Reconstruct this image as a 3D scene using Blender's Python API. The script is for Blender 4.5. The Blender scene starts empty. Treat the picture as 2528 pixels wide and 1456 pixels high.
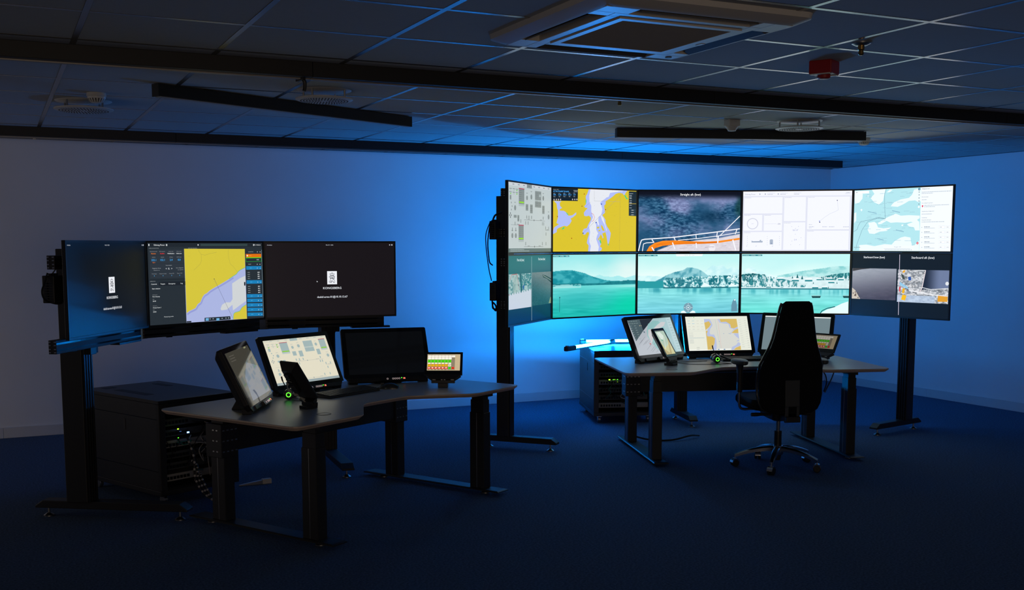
import bpy, bmesh, math, random
import numpy as np
from mathutils import Matrix, Vector
random.seed(7)
R = math.radians
C = bpy.context.scene.collection
scene = bpy.context.scene

# ------------------------------------------------------------------ camera, world, lights, exposure
CAMZ = 1.576
cd = bpy.data.cameras.new('camera')
cd.sensor_fit = 'HORIZONTAL'; cd.sensor_width = 36.0
cd.lens = 2668.4 / 2528 * 36.0
cd.shift_y = (895.1 - 728.0) / 2528.0
cd.clip_start = 0.05; cd.clip_end = 60
cam = bpy.data.objects.new('camera', cd); C.objects.link(cam)
yaw, pit, rol = R(25.6), R(6.19), R(-0.072)
_f = Vector((math.sin(yaw), math.cos(yaw), 0)); _r = Vector((math.cos(yaw), -math.sin(yaw), 0)); _u = Vector((0, 0, 1))
_f2 = _f * math.cos(pit) - _u * math.sin(pit); _u2 = _u * math.cos(pit) + _f * math.sin(pit)
_r3 = _r * math.cos(rol) + _u2 * math.sin(rol); _u3 = -_r * math.sin(rol) + _u2 * math.cos(rol)
mw = Matrix((_r3, _u3, -_f2)).transposed().to_4x4(); mw.translation = (0, 0, CAMZ)
cam.matrix_world = mw
scene.camera = cam

wd = bpy.data.worlds.new('world'); scene.world = wd; wd.use_nodes = True
bg = wd.node_tree.nodes['Background']
bg.inputs[0].default_value = (0.62, 0.66, 1.0, 1); bg.inputs[1].default_value = 0.045

scene.view_settings.view_transform = 'Standard'
scene.view_settings.look = 'None'
scene.view_settings.exposure = 0.0
scene.view_settings.gamma = 1.0
scene.view_settings.use_curve_mapping = False

def area_light(name, loc, aim, sx, sy, col, watts):
    l = bpy.data.lights.new(name, 'AREA'); l.shape = 'RECTANGLE'; l.size = sx; l.size_y = sy
    l.color = col; l.energy = watts
    o = bpy.data.objects.new(name, l); C.objects.link(o); o.location = loc
    o.rotation_euler = (Vector(aim) - Vector(loc)).to_track_quat('-Z', 'Y').to_euler()
    return o
# added warm fill lights, left and behind camera
area_light('warm_fill_left', (-3.0, 7.3, 1.1), (0.5, 9.4, 0.75), 0.9, 2.0, (1.0, 0.86, 0.78), 7.0)
area_light('warm_fill_rear', (-0.5, -4.5, 1.1), (1.6, 2.5, 3.6), 4.0, 1.6, (1.0, 0.78, 0.58), 58.0)

# ------------------------------------------------------------------ materials
def lin(c):
    c = np.asarray(c, float) / 255.0
    return np.where(c <= 0.04045, c / 12.92, ((c + 0.055) / 1.055) ** 2.4)
MATS = {}
def mat(name, col, rough=0.5, metal=0.0, spec=0.5, noise=0.0, scale=60.0, bump=0.0, emit=None, es=1.0, bscale=None, coat=0.0):
    m = bpy.data.materials.new(name); m.use_nodes = True
    nt = m.node_tree; b = nt.nodes['Principled BSDF']
    b.inputs['Base Color'].default_value = (*col, 1)
    b.inputs['Roughness'].default_value = rough
    b.inputs['Metallic'].default_value = metal
    b.inputs['Specular IOR Level'].default_value = spec
    if coat: b.inputs['Coat Weight'].default_value = coat; b.inputs['Coat Roughness'].default_value = 0.05
    if emit:
        b.inputs['Emission Color'].default_value = (*emit, 1); b.inputs['Emission Strength'].default_value = es
    tc = nt.nodes.new('ShaderNodeTexCoord')
    n = nt.nodes.new('ShaderNodeTexNoise'); n.inputs['Scale'].default_value = scale; n.inputs['Detail'].default_value = 3
    nt.links.new(tc.outputs['Object'], n.inputs['Vector'])
    mx = nt.nodes.new('ShaderNodeMix'); mx.data_type = 'RGBA'
    a = noise
    mx.inputs[6].default_value = tuple(max(0, c * (1 - a)) for c in col) + (1,)
    mx.inputs[7].default_value = tuple(min(1, c * (1 + a)) for c in col) + (1,)
    nt.links.new(n.outputs['Fac'], mx.inputs[0]); nt.links.new(mx.outputs[2], b.inputs['Base Color'])
    if bump:
        n2 = nt.nodes.new('ShaderNodeTexNoise'); n2.inputs['Scale'].default_value = bscale or scale * 4; n2.inputs['Detail'].default_value = 2
        nt.links.new(tc.outputs['Object'], n2.inputs['Vector'])
        bp = nt.nodes.new('ShaderNodeBump'); bp.inputs['Strength'].default_value = bump; bp.inputs['Distance'].default_value = 0.002
        nt.links.new(n2.outputs['Fac'], bp.inputs['Height']); nt.links.new(bp.outputs['Normal'], b.inputs['Normal'])
    MATS[name] = m
    return m
WALL = mat('painted_wall', (0.80, 0.80, 0.80), 0.75, noise=0.03, scale=3, bump=0.15, bscale=180)
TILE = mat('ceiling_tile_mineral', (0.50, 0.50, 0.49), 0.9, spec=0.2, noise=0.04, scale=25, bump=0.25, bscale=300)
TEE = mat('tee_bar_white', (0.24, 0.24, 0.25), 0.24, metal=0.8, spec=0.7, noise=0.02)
VOID = mat('ceiling_void', (0.10, 0.10, 0.10), 0.9)
CARPET = mat('carpet', (0.085, 0.132, 0.215), 0.95, spec=0.08, noise=0.85, scale=85, bump=0.9, bscale=420)
BASE = mat('baseboard_white', (0.62, 0.62, 0.62), 0.45, noise=0.02)
BLACK = mat('black_powder_coat', (0.014, 0.014, 0.015), 0.50, noise=0.15, scale=90, bump=0.04, bscale=900)
BLACKM = mat('black_anodised', (0.018, 0.018, 0.020), 0.34, metal=0.3, noise=0.1)
RAIL = mat('black_trunking', (0.010, 0.010, 0.011), 0.55, noise=0.1)
LIP = mat('grey_trim', (0.30, 0.28, 0.26), 0.4, metal=0.3, noise=0.05)
PLASTIC = mat('black_plastic', (0.016, 0.016, 0.018), 0.38, noise=0.12, scale=120, bump=0.1, bscale=800)
GLASSB = mat('black_glass', (0.006, 0.006, 0.007), 0.06, spec=0.6, noise=0.05)
MATTEB = mat('matte_black_bezel', (0.012, 0.012, 0.013), 0.35, noise=0.1)
DESKT = mat('grey_laminate', (0.36, 0.355, 0.355), 0.36, spec=0.5, noise=0.04, scale=200, bump=0.05, bscale=700)
DESKE = mat('desk_edge_beech', (0.66, 0.50, 0.38), 0.42, noise=0.15, scale=40)
CHROME = mat('polished_aluminium', (0.62, 0.62, 0.63), 0.16, metal=1.0, noise=0.03)
STEEL = mat('steel', (0.50, 0.49, 0.47), 0.30, metal=1.0, noise=0.05)
FABRIC = mat('black_fabric', (0.010, 0.011, 0.012), 0.92, spec=0.15, noise=0.55, scale=420, bump=0.7, bscale=900)
LEATHER = mat('chair_edge_vinyl', (0.020, 0.023, 0.025), 0.22, noise=0.1, coat=0.6)
ARM = mat('armrest_rubber', (0.035, 0.040, 0.042), 0.50, noise=0.1)
WHITEP = mat('white_plastic', (0.62, 0.60, 0.56), 0.40, noise=0.03)
ACW = mat('ac_white', (0.60, 0.57, 0.53), 0.42, noise=0.02)
DARKG = mat('dark_grille', (0.030, 0.030, 0.032), 0.6, noise=0.1)
GREYV = mat('vane_grey', (0.10, 0.098, 0.096), 0.6, noise=0.05)
SLAT = mat('slat_grey', (0.36, 0.35, 0.34), 0.55, noise=0.05)
RED = mat('red_plastic', (0.33, 0.010, 0.008), 0.42, noise=0.08)
BRASS = mat('brass', (0.42, 0.25, 0.08), 0.35, metal=1.0, noise=0.1)
CABIN = mat('cabinet_black', (0.020, 0.020, 0.022), 0.40, noise=0.12, scale=70, bump=0.08, bscale=900)
CABLE = mat('black_cable', (0.012, 0.012, 0.013), 0.45, noise=0.1)
CABLET = mat('teal_cable', (0.02, 0.16, 0.15), 0.45, noise=0.1)
CABLEW = mat('pale_cable', (0.45, 0.42, 0.40), 0.45, noise=0.1)
KEY = mat('key_grey', (0.030, 0.032, 0.033), 0.5, noise=0.15)
GEAR = mat('network_gear', (0.05, 0.055, 0.06), 0.45, noise=0.2)
GEARL = mat('network_gear_pale', (0.28, 0.28, 0.28), 0.45, noise=0.1)
FILM = mat('plastic_film', (0.40, 0.40, 0.38), 0.15, noise=0.3, scale=60, bump=0.6, bscale=120)
LEDG = mat('led_green', (0.02, 0.2, 0.02), 0.4, emit=(0.10, 1.0, 0.03), es=2.2)
LEDY = mat('led_lime', (0.1, 0.2, 0.02), 0.4, emit=(0.45, 1.0, 0.03), es=2.0)
LEDR = mat('led_red', (0.2, 0.02, 0.02), 0.4, emit=(1.0, 0.22, 0.14), es=1.0)
LEDB = mat('led_blue', (0.02, 0.05, 0.2), 0.4, emit=(0.15, 0.35, 1.0), es=6.0)
LEDO = mat('led_orange', (0.2, 0.08, 0.01), 0.4, emit=(1.0, 0.35, 0.03), es=2.2)
LEDW = mat('led_white_icon', (0.2, 0.2, 0.2), 0.4, emit=(0.8, 0.62, 0.6), es=0.55)
TUBE = mat('led_tube_blue', (0.3, 0.4, 0.6), 0.4, emit=(0.004, 0.27, 1.0), es=520.0)

TUBE2 = mat('led_tube_blue_added', (0.3, 0.4, 0.6), 0.4, emit=(0.004, 0.27, 1.0), es=120.0)
def screen_mat(name, rough, strength, spec=0.5):
    m = bpy.data.materials.new(name); m.use_nodes = True
    nt = m.node_tree; b = nt.nodes['Principled BSDF']
    at = nt.nodes.new('ShaderNodeAttribute'); at.attribute_name = 'col'
    b.inputs['Base Color'].default_value = (0.008, 0.008, 0.009, 1)
    b.inputs['Roughness'].default_value = rough; b.inputs['Specular IOR Level'].default_value = spec
    nt.links.new(at.outputs['Color'], b.inputs['Emission Color']); b.inputs['Emission Strength'].default_value = strength
    return m
SCRW = screen_mat('display_matte', 0.30, 1.18, 0.22)
SCRG = screen_mat('display_glass', 0.05, 1.05)

# ------------------------------------------------------------------ mesh helpers
class MB:
    def __init__(s): s.v = []; s.f = []; s.M = Matrix.Identity(4)
    def add(s, vs, fs):
        n = len(s.v)
        s.v += [tuple(s.M @ Vector(v)) for v in vs]; s.f += [tuple(i + n for i in f) for f in fs]
        return s
    def box(s, x0, x1, y0, y1, z0, z1):
        return s.add([(x0,y0,z0),(x1,y0,z0),(x1,y1,z0),(x0,y1,z0),(x0,y0,z1),(x1,y0,z1),(x1,y1,z1),(x0,y1,z1)],
                     [(0,3,2,1),(4,5,6,7),(0,1,5,4),(1,2,6,5),(2,3,7,6),(3,0,4,7)])
    def cbox(s, cx, cy, cz, sx, sy, sz): return s.box(cx-sx/2, cx+sx/2, cy-sy/2, cy+sy/2, cz-sz/2, cz+sz/2)
    def prism(s, poly, z0, z1):
        n = len(poly)
        vs = [(x, y, z0) for x, y in poly] + [(x, y, z1) for x, y in poly]
        fs = [tuple(range(n-1, -1, -1)), tuple(range(n, 2*n))] + [(i, (i+1) % n, n+(i+1) % n, n+i) for i in range(n)]
        return s.add(vs, fs)
    def prism_axis(s, poly, a0, a1, axis):           # poly in the two other axes
        m = {'x': lambda p, a: (a, p[0], p[1]), 'y': lambda p, a: (p[0], a, p[1])}[axis]
        n = len(poly)
        vs = [m(p, a0) for p in poly] + [m(p, a1) for p in poly]
        fs = [tuple(range(n-1, -1, -1)), tuple(range(n, 2*n))] + [(i, (i+1) % n, n+(i+1) % n, n+i) for i in range(n)]
        return s.add(vs, fs)
    def loft(s, rings, caps=True, closed=True):
        n = len(rings[0]); vs = [p for r in rings for p in r]; fs = []
        for k in range(len(rings)-1):
            for i in range(n if closed else n-1):
                j = (i+1) % n
                fs.append((k*n+i, k*n+j, (k+1)*n+j, (k+1)*n+i))
        if caps: fs += [tuple(range(n-1, -1, -1)), tuple((len(rings)-1)*n + i for i in range(n))]
        return s.add(vs, fs)
    def lathe(s, prof, n=20, c=(0, 0, 0), arc=None):          # prof [(r,z)]
        rings = [[(c[0]+max(r, 1e-5)*math.cos(2*math.pi*i/n), c[1]+max(r, 1e-5)*math.sin(2*math.pi*i/n), c[2]+z) for i in range(n)] for r, z in prof]
        return s.loft(rings)
    def tube(s, pts, r, n=8):
        pts = [Vector(p) for p in pts]; rings = []
        prev = None
        for i, p in enumerate(pts):
            t = (pts[min(i+1, len(pts)-1)] - pts[max(i-1, 0)]).normalized()
            if prev is None:
                a = Vector((0, 0, 1)) if abs(t.z) < 0.9 else Vector((1, 0, 0))
                u = t.cross(a).normalized()
            else:
                u = (prev - t * prev.dot(t)).normalized()
            prev = u; w = t.cross(u)
            rr = r[i] if isinstance(r, (list, tuple)) else r
            rings.append([tuple(p + (u*math.cos(2*math.pi*k/n) + w*math.sin(2*math.pi*k/n))*rr) for k in range(n)])
        return s.loft(rings)
    def ring(s, c, r0, r1, axis='y', depth=0.002, n=24):
        vs = []; fs = []
        for k in range(n):
            a = 2*math.pi*k/n
            for rr in (r0, r1):
                for d in (0, depth):
                    p = {'y': (c[0]+rr*math.cos(a), c[1]+d, c[2]+rr*math.sin(a)), 'z': (c[0]+rr*math.cos(a), c[1]+rr*math.sin(a), c[2]+d)}[axis]
                    vs.append(p)
        for k in range(n):
            a = 4*k; b = 4*((k+1) % n)
            fs += [(a, b, b+2, a+2), (a+1, a+3, b+3, b+1), (a+2, b+2, b+3, a+3), (a, a+1, b+1, b)]
        return s.add(vs, fs)
    def build(s, name, m, parent=None, bevel=0.0, smooth=False, seg=2):
        me = bpy.data.meshes.new(name); me.from_pydata(s.v, [], s.f); me.update()
        b = bmesh.new(); b.from_mesh(me); bmesh.ops.recalc_face_normals(b, faces=b.faces); b.to_mesh(me); b.free()
        me.materials.append(m)
        if smooth:
            me.shade_smooth()
            me.set_sharp_from_angle(angle=R(40))
        o = bpy.data.objects.new(name, me); C.objects.link(o)
        if parent: o.parent = parent
        if bevel:
            md = o.modifiers.new('bevel', 'BEVEL'); md.width = bevel; md.segments = seg; md.limit_method = 'ANGLE'; md.angle_limit = R(35)
        return o
def tag(o, label, cat, group=None):
    o['label'] = label; o['category'] = cat
    if group: o['group'] = group
    return o
def thing(name, label, cat, loc=(0, 0, 0), rz=0.0, group=None):
    o = bpy.data.objects.new(name, None); C.objects.link(o); o.empty_display_size = 0.1
    o.location = loc; o.rotation_euler = (0, 0, R(rz))
    return tag(o, label, cat, group)
def struct(o): o['kind'] = 'structure'; return o
def part(name, mesh, m, parent, loc=(0, 0, 0)):     # an object on shared mesh data
    o = bpy.data.objects.new(name, mesh); C.objects.link(o); o.parent = parent; o.location = loc
    return o
def bez(pts, n=14):                                  # Catmull-Rom through points
    P = [Vector(p) for p in pts]; P = [P[0]*2-P[1]] + P + [P[-1]*2-P[-2]]; out = []
    for i in range(1, len(P)-2):
        for k in range(n):
            t = k/n; a, b, c, d = P[i-1], P[i], P[i+1], P[i+2]
            out.append(tuple(0.5*((2*b)+(c-a)*t+(2*a-5*b+4*c-d)*t*t+(3*b-a-3*c+d)*t**3)))
    out.append(tuple(P[-2])); return out
def rrect(x0, x1, y0, y1, r, n=5):
    out = []
    for cx, cy, a0 in ((x1-r, y1-r, 0), (x0+r, y1-r, 90), (x0+r, y0+r, 180), (x1-r, y0+r, 270)):
        for k in range(n+1):
            a = R(a0+90*k/n); out.append((cx+r*math.cos(a), cy+r*math.sin(a)))
    return out
def roundpoly(poly, rad, n=4):
    out = []; m = len(poly)
    for i in range(m):
        p = Vector(poly[i]); a = Vector(poly[i-1]); b = Vector(poly[(i+1) % m]); r = rad[i] if isinstance(rad, list) else rad
        if r <= 0: out.append(tuple(p)); continue
        p0 = p+(a-p).normalized()*r; p1 = p+(b-p).normalized()*r
        for k in range(n+1):
            t = k/n; q = p0*(1-t)**2+p*2*t*(1-t)+p1*t*t; out.append(tuple(q))
    return out

# ------------------------------------------------------------------ the room
WY, WX, CH = 9.749, 8.733, 2.445
X0, Y0 = -4.0, -5.0
struct(MB().box(X0, WX+0.1, Y0, WY+0.1, -0.1, 0).build('floor', CARPET))
struct(MB().box(X0, WX+0.12, WY, WY+0.12, 0, CH+0.14).build('wall_back', WALL))
struct(MB().box(WX, WX+0.12, Y0, WY, 0, CH+0.14).build('wall_right', WALL))
ceil = struct(MB().box(X0, WX+0.12, Y0, WY+0.12, CH+0.05, CH+0.14).build('ceiling', VOID))
for nm, xs in (('baseboard_back', [X0, 0.02, 3.31, 6.2, WX-0.014]),):
    p = None
    for i in range(len(xs)-1):
        b = MB().box(xs[i]+0.0008, xs[i+1]-0.0008, WY-0.014, WY, 0.0, 0.088)
        if p is None: p = struct(b.build(nm, BASE, bevel=0.003))
        else: b.build('baseboard_board', BASE, p, bevel=0.003)
p = None
ys = [Y0, 1.0, 4.6, 8.2, WY-0.014]
for i in range(4):
    b = MB().box(WX-0.014, WX, ys[i]+0.0008, ys[i+1]-0.0008, 0.0, 0.088)
    if p is None: p = struct(b.build('baseboard_right', BASE, bevel=0.003))
    else: b.build('baseboard_board', BASE, p, bevel=0.003)
# tiled ceiling: 600 mm mineral tiles dropped slightly below a white tee grid
GX, GY, T = 0.3596, 4.4212, 0.6
AC = (1.905, 2.855, 3.30, 4.21)
tile_mesh = None
gap = 0.009
for i in range(-3, 14):
    for j in range(-5, 9):
        x0, x1 = GX+i*T+gap, min(GX+(i+1)*T-gap, WX-0.03); y0, y1 = GY+j*T+gap, min(GY+(j+1)*T-gap, WY-0.03)
        if x1-x0 < 0.05 or y1-y0 < 0.05: continue
        full = abs(x1-x0-(T-2*gap)) < 1e-6 and abs(y1-y0-(T-2*gap)) < 1e-6
        if full and tile_mesh is not None:
            o = bpy.data.objects.new('ceiling_tile', tile_mesh); C.objects.link(o); o.parent = ceil; o.location = (x0, y0, CH)
            continue
        w, d = x1-x0, y1-y0; c = 0.004
        m = MB()
        m.loft([[(c, c, 0), (w-c, c, 0), (w-c, d-c, 0), (c, d-c, 0)], [(0, 0, c), (w, 0, c), (w, d, c), (0, d, c)], [(0, 0, 0.016), (w, 0, 0.016), (w, d, 0.016), (0, d, 0.016)]])
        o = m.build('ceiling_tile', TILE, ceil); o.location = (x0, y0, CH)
        if full: tile_mesh = o.data
tz0, tz1 = CH-0.0012, CH+0.012
for i in range(-3, 15):
    x = GX+i*T
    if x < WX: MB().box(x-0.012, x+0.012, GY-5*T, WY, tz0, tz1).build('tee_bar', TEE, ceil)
for j in range(-5, 9):
    y = GY+j*T
    if y < WY:
        for k in range(-3, 14):
            xa, xb = GX+k*T+0.0125, min(GX+(k+1)*T-0.0125, WX)
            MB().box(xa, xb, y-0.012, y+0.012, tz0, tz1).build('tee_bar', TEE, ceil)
MB().box(WX-0.025, WX, Y0, WY-0.025, tz0-0.003, tz1).build('wall_angle', TEE, ceil)
MB().box(X0, WX, WY-0.025, WY, tz0-0.006, tz1).build('wall_angle', TEE, ceil)

# ceiling trunking
def trunk(name, label, x0, x1, y, h, joints, xr=None):
    t = thing(name, label, 'ceiling trunking', (0, y, CH-h))
    xs = [x0]+joints+[x1]
    for a, b in zip(xs[:-1], xs[1:]):
        MB().box(a+0.001, b-0.001, 0, 0.07, 0, h).build('trunking_section', RAIL, t, bevel=0.002)
        MB().box(a+0.001, b-0.001, 0.052, 0.075, -0.006, 0.004).build('cover_strip', LIP, t)
    return t
trunk('ceiling_trunking', 'long black trunking crossing the whole ceiling nearest the camera', -3.5, 8.0, 5.15, 0.071, [1.42, 3.75, 6.1])
trunk('ceiling_trunking', 'black trunking along the ceiling just in front of the back wall', -3.5, 8.02, 8.78, 0.070, [1.33, 5.35])
# ceiling luminaires, each over one desk
def luminaire(label, a, b, zt, h):
    a = Vector(a); b = Vector(b); d = b-a; L = d.length
    t = thing('linear_luminaire', label, 'ceiling light', ((a+b)/2).to_3d()+Vector((0, 0, zt-h)), math.degrees(math.atan2(d.y, d.x)), 'linear luminaires over the desks')
    MB().box(-L/2, L/2, -0.03, 0.03, 0, h).build('housing', RAIL, t, bevel=0.002)
    MB().box(-L/2+0.012, L/2-0.012, -0.024, 0.024, -0.003, 0.002).build('diffuser', LIP, t)
    for x in (-L/2, L/2):
        MB().box(x-0.004, x+0.004, -0.031, 0.031, -0.001, h+0.001).build('end_cap', RAIL, t)
    for x in (-L*0.33, L*0.33):
        MB().cbox(x, 0, (h + CH-zt+h)/2, 0.06, 0.03, CH-zt+0.004).build('ceiling_bracket', RAIL, t)
luminaire('black linear ceiling light over the left desk', (0.838, 6.172), (2.589, 7.022), 2.440, 0.065)
luminaire('black linear ceiling light over the right desk', (4.239, 7.042), (6.105, 6.463), 2.440, 0.065)

# air-conditioning cassette
ac = thing('air_conditioner', 'white square ceiling cassette air conditioner with dark centre grille', 'air conditioner', ((AC[0]+AC[1])/2, (AC[2]+AC[3])/2, CH-0.042))
hw = 0.475
def sq(h, r, z): return [(x, y, z) for x, y in rrect(-h, h, -h, h, r)]
fr = MB()
inner = 0.275
# panel built as a ring with four louvre openings
fr.loft([sq(hw, 0.05, 0.042), sq(hw-0.004, 0.05, 0.022), sq(hw-0.045, 0.05, 0.004), sq(hw-0.065, 0.045, 0.0)], caps=False)
o = fr.build('panel_rim', ACW, ac, smooth=True)
lo, li = 0.41, 0.325           # louvre slot between these half widths
sl = 0.27
pm = MB()
pm.box(-lo, lo, -lo, lo, 0.034, 0.042)
for rot in range(4):
    pm.M = Matrix.Rotation(R(90*rot), 4, 'Z')
    pm.box(-li, inner, -li, -inner, 0.0, 0.03)
    pm.box(-lo, -sl, -lo, -li, 0.0, 0.03)
    pm.box(sl, li, -lo, -li, 0.0, 0.03)
pm.M = Matrix.Identity(4)
pm.build('panel', ACW, ac, bevel=0.002)
for rot in range(4):
    m = MB(); m.M = Matrix.Rotation(R(90*rot), 4, 'Z')
    m.box(-sl, sl, -lo, -li, 0.028, 0.034); m.build('louvre_slot', DARKG, ac)
    m = MB(); m.M = Matrix.Rotation(R(90*rot), 4, 'Z') @ Matrix.Translation((0, -(lo+li)/2, 0.014)) @ Matrix.Rotation(R(28), 4, 'X')
    m.box(-sl+0.012, sl-0.012, -0.034, 0.034, -0.003, 0.003); m.build('vane', GREYV, ac, bevel=0.001)
g = MB(); g.loft([sq(inner, 0.003, 0.004), sq(inner, 0.003, -0.006), sq(inner-0.03, 0.003, -0.006), sq(inner-0.03, 0.003, 0.02)], caps=False)
gf = g.build('grille_frame', ACW, ac)
MB().box(-inner+0.02, inner-0.02, -inner+0.02, inner-0.02, 0.018, 0.022).build('grille_back', DARKG, ac)
g = MB()
for k in range(46):
    y = -0.24+0.48*k/45
    g.M = Matrix.Translation((0, y, -0.002)) @ Matrix.Rotation(R(-30), 4, 'X')
    g.box(-0.245, 0.245, -0.0042, 0.0042, -0.001, 0.001)
g.M = Matrix.Identity(4)
for x in (-0.12, 0, 0.12): g.box(x-0.0015, x+0.0015, -0.245, 0.245, 0.006, 0.016)
gs = g.build('grille_slats', SLAT, ac); gs['kind'] = 'stuff'
MB().lathe([(0, 0), (0.014, 0), (0.014, 0.004), (0, 0.004)], 12, (0.36, 0.36, -0.004)).build('corner_screw', GREYV, ac)
MB().box(0.30, 0.32, 0.03, 0.07, -0.002, 0.0005).build('status_window', WHITEP, ac)

# round diffusers, detectors, sprinklers, alarm
def diffuser(x, y, r, label):
    t = thing('air_diffuser', label, 'air diffuser', (x, y, CH-0.062), 0, 'round air diffusers')
    MB().lathe([(0, 0.058), (r*0.93, 0.058), (r*0.96, 0.062), (0, 0.062)], 40).build('collar', WHITEP, t, smooth=True)
    pl = MB().lathe([(0, 0.004), (r*0.9, 0.004), (r, 0.010), (r, 0.016), (r*0.9, 0.019), (0, 0.019)], 40).build('plate', WHITEP, t, smooth=True)
    h = MB()
    for ring in range(2, 9):
        n = 6*ring
        for k in range(n):
            a = 2*math.pi*(k+ring*0.3)/n; rr = r*0.88*ring/8.6
            h.cbox(rr*math.cos(a), rr*math.sin(a), 0.0035, 0.007, 0.007, 0.002)
    hs = h.build('perforations', GREYV, pl); hs['kind'] = 'stuff'
    for k in range(4):
        a = R(45+90*k); MB().lathe([(0.006, 0.018), (0.006, 0.06)], 8, (0.82*r*math.cos(a), 0.82*r*math.sin(a), 0)).build('spacer', STEEL, t)
diffuser(0.545, 7.12, 0.17, 'round white ceiling diffuser at the far left beside a smoke detector')
diffuser(1.735, 6.07, 0.16, 'round white ceiling diffuser above the left linear ceiling light')
diffuser(5.19, 6.13, 0.165, 'round white ceiling diffuser in front of the right linear ceiling light')
def smoke(x, y, label, s=1.0, drop=0.0):
    t = thing('smoke_detector', label, 'smoke detector', (x, y, CH), 0, 'ceiling smoke detectors')
    MB().lathe([(0.050*s, 0), (0.052*s, -0.016*s), (0.046*s, -0.020*s), (0, -0.020*s)], 28).build('base', WHITEP, t, smooth=True)
    MB().lathe([(0.047*s, -0.019*s), (0.047*s, -0.030*s), (0.036*s, -0.048*s), (0.020*s, -0.054*s), (0, -0.054*s)], 28).build('chamber', WHITEP, t, smooth=True)
    m = MB()
    for k in range(18):
        m.M = Matrix.Rotation(2*math.pi*k/18, 4, 'Z')
        m.add([(0.0475*s, -0.003*s, -0.031*s), (0.0475*s, 0.003*s, -0.031*s), (0.034*s, 0.002*s, -0.0505*s), (0.034*s, -0.002*s, -0.0505*s)], [(0, 1, 2, 3)])
    m.build('vent_slots', DARKG, t)
smoke(0.585, 6.72, 'white smoke detector next to the far left round diffuser', 1.05)
smoke(6.52, 6.90, 'white smoke detector at the right end of the right linear light')
t = thing('motion_sensor', 'small white box sensor hanging over the right linear ceiling light', 'sensor', (4.70, 6.255, CH))
MB().box(-0.045, 0.045, -0.035, 0.035, -0.045, 0).build('body', WHITEP, t, bevel=0.004)
MB().lathe([(0.047, -0.045), (0.046, -0.050), (0.030, -0.070), (0.027, -0.078), (0, -0.078)], 20).build('lens', WHITEP, t, smooth=True)
def sprinkler(x, y, label):
    t = thing('sprinkler', label, 'sprinkler', (x, y, CH), 0, 'ceiling sprinklers')
    MB().lathe([(0.040, 0), (0.040, -0.006), (0.024, -0.014), (0, -0.014)], 24).build('rosette', STEEL, t, smooth=True)
    MB().lathe([(0.014, -0.012), (0.014, -0.030), (0.010, -0.034), (0.012, -0.050), (0.007, -0.055), (0, -0.055)], 14).build('head', BRASS, t, smooth=True)
sprinkler(3.36, 5.55, 'brass sprinkler head behind the long near trunking')
sprinkler(3.43, 3.665, 'brass sprinkler head beside the red alarm box')
t = thing('alarm_sounder', 'red fire alarm sounder box on the ceiling', 'alarm', (3.62, 4.11, CH), 28)
MB().box(-0.055, 0.055, -0.055, 0.055, -0.062, 0).build('housing', RED, t, bevel=0.004)
MB().lathe([(0.03, -0.06), (0.03, -0.078), (0.024, -0.082), (0, -0.082)], 20).build('sounder', RED, t, smooth=True)
for sx in (-1, 1): MB().box(sx*0.054-0.018 if sx > 0 else -0.054, 0.054 if sx > 0 else -0.036, -0.050, 0.050, -0.066, -0.061).build('strobe_lens', WHITEP, t)
t = thing('hook_bracket', 'small black hook bracket clipped under the near ceiling trunking', 'bracket', (1.385, 5.20, CH-0.071), 10)
MB().box(-0.012, 0.004, -0.02, 0.06, -0.012, 0.0).build('clip', BLACK, t, bevel=0.001)
MB().tube(bez([(0.0, 0.0, -0.008), (0.008, 0.0, -0.02), (0.008, 0.0, -0.045), (0.004, 0, -0.062)], 5), 0.009, 8).build('hook', BLACK, t, smooth=True)

# ------------------------------------------------------------------ screen pictures: coloured flat geometry on each display
_LAT = np.random.RandomState(11).rand(64, 64)
def vnoise(x, y):
    xi = np.floor(x).astype(int); yi = np.floor(y).astype(int); fx = x-xi; fy = y-yi
    fx = fx*fx*(3-2*fx); fy = fy*fy*(3-2*fy)
    a = _LAT[xi % 64, yi % 64]; b = _LAT[(xi+1) % 64, yi % 64]; c = _LAT[xi % 64, (yi+1) % 64]; d = _LAT[(xi+1) % 64, (yi+1) % 64]
    return (a*(1-fx)+b*fx)*(1-fy)+(c*(1-fx)+d*fx)*fy
def fbm(x, y, o=4):
    s = 0; a = 0.5
    for k in range(o): s = s+a*vnoise(x*2**k+17.3*k, y*2**k+5.1*k); a *= 0.5
    return s
_TXT = {}
def text_tris(s, res=2):
    if s in _TXT: return _TXT[s]
    cu = bpy.data.curves.new('t', 'FONT'); cu.body = s; cu.size = 1.0; cu.resolution_u = res; cu.fill_mode = 'BOTH'
    ob = bpy.data.objects.new('t', cu)
    me = ob.to_mesh()
    me.calc_loop_triangles()
    v = np.array([(p.co.x, p.co.y) for p in me.vertices]).reshape(-1, 2)
    f = np.array([t.vertices[:] for t in me.loop_triangles], int).reshape(-1, 3)
    ob.to_mesh_clear(); bpy.data.objects.remove(ob); bpy.data.curves.remove(cu)
    if len(v): w = v[:, 0].max()-v[:, 0].min(); v[:, 0] -= v[:, 0].min()
    else: w = 1
    _TXT[s] = (v, f, w); return _TXT[s]
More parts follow.
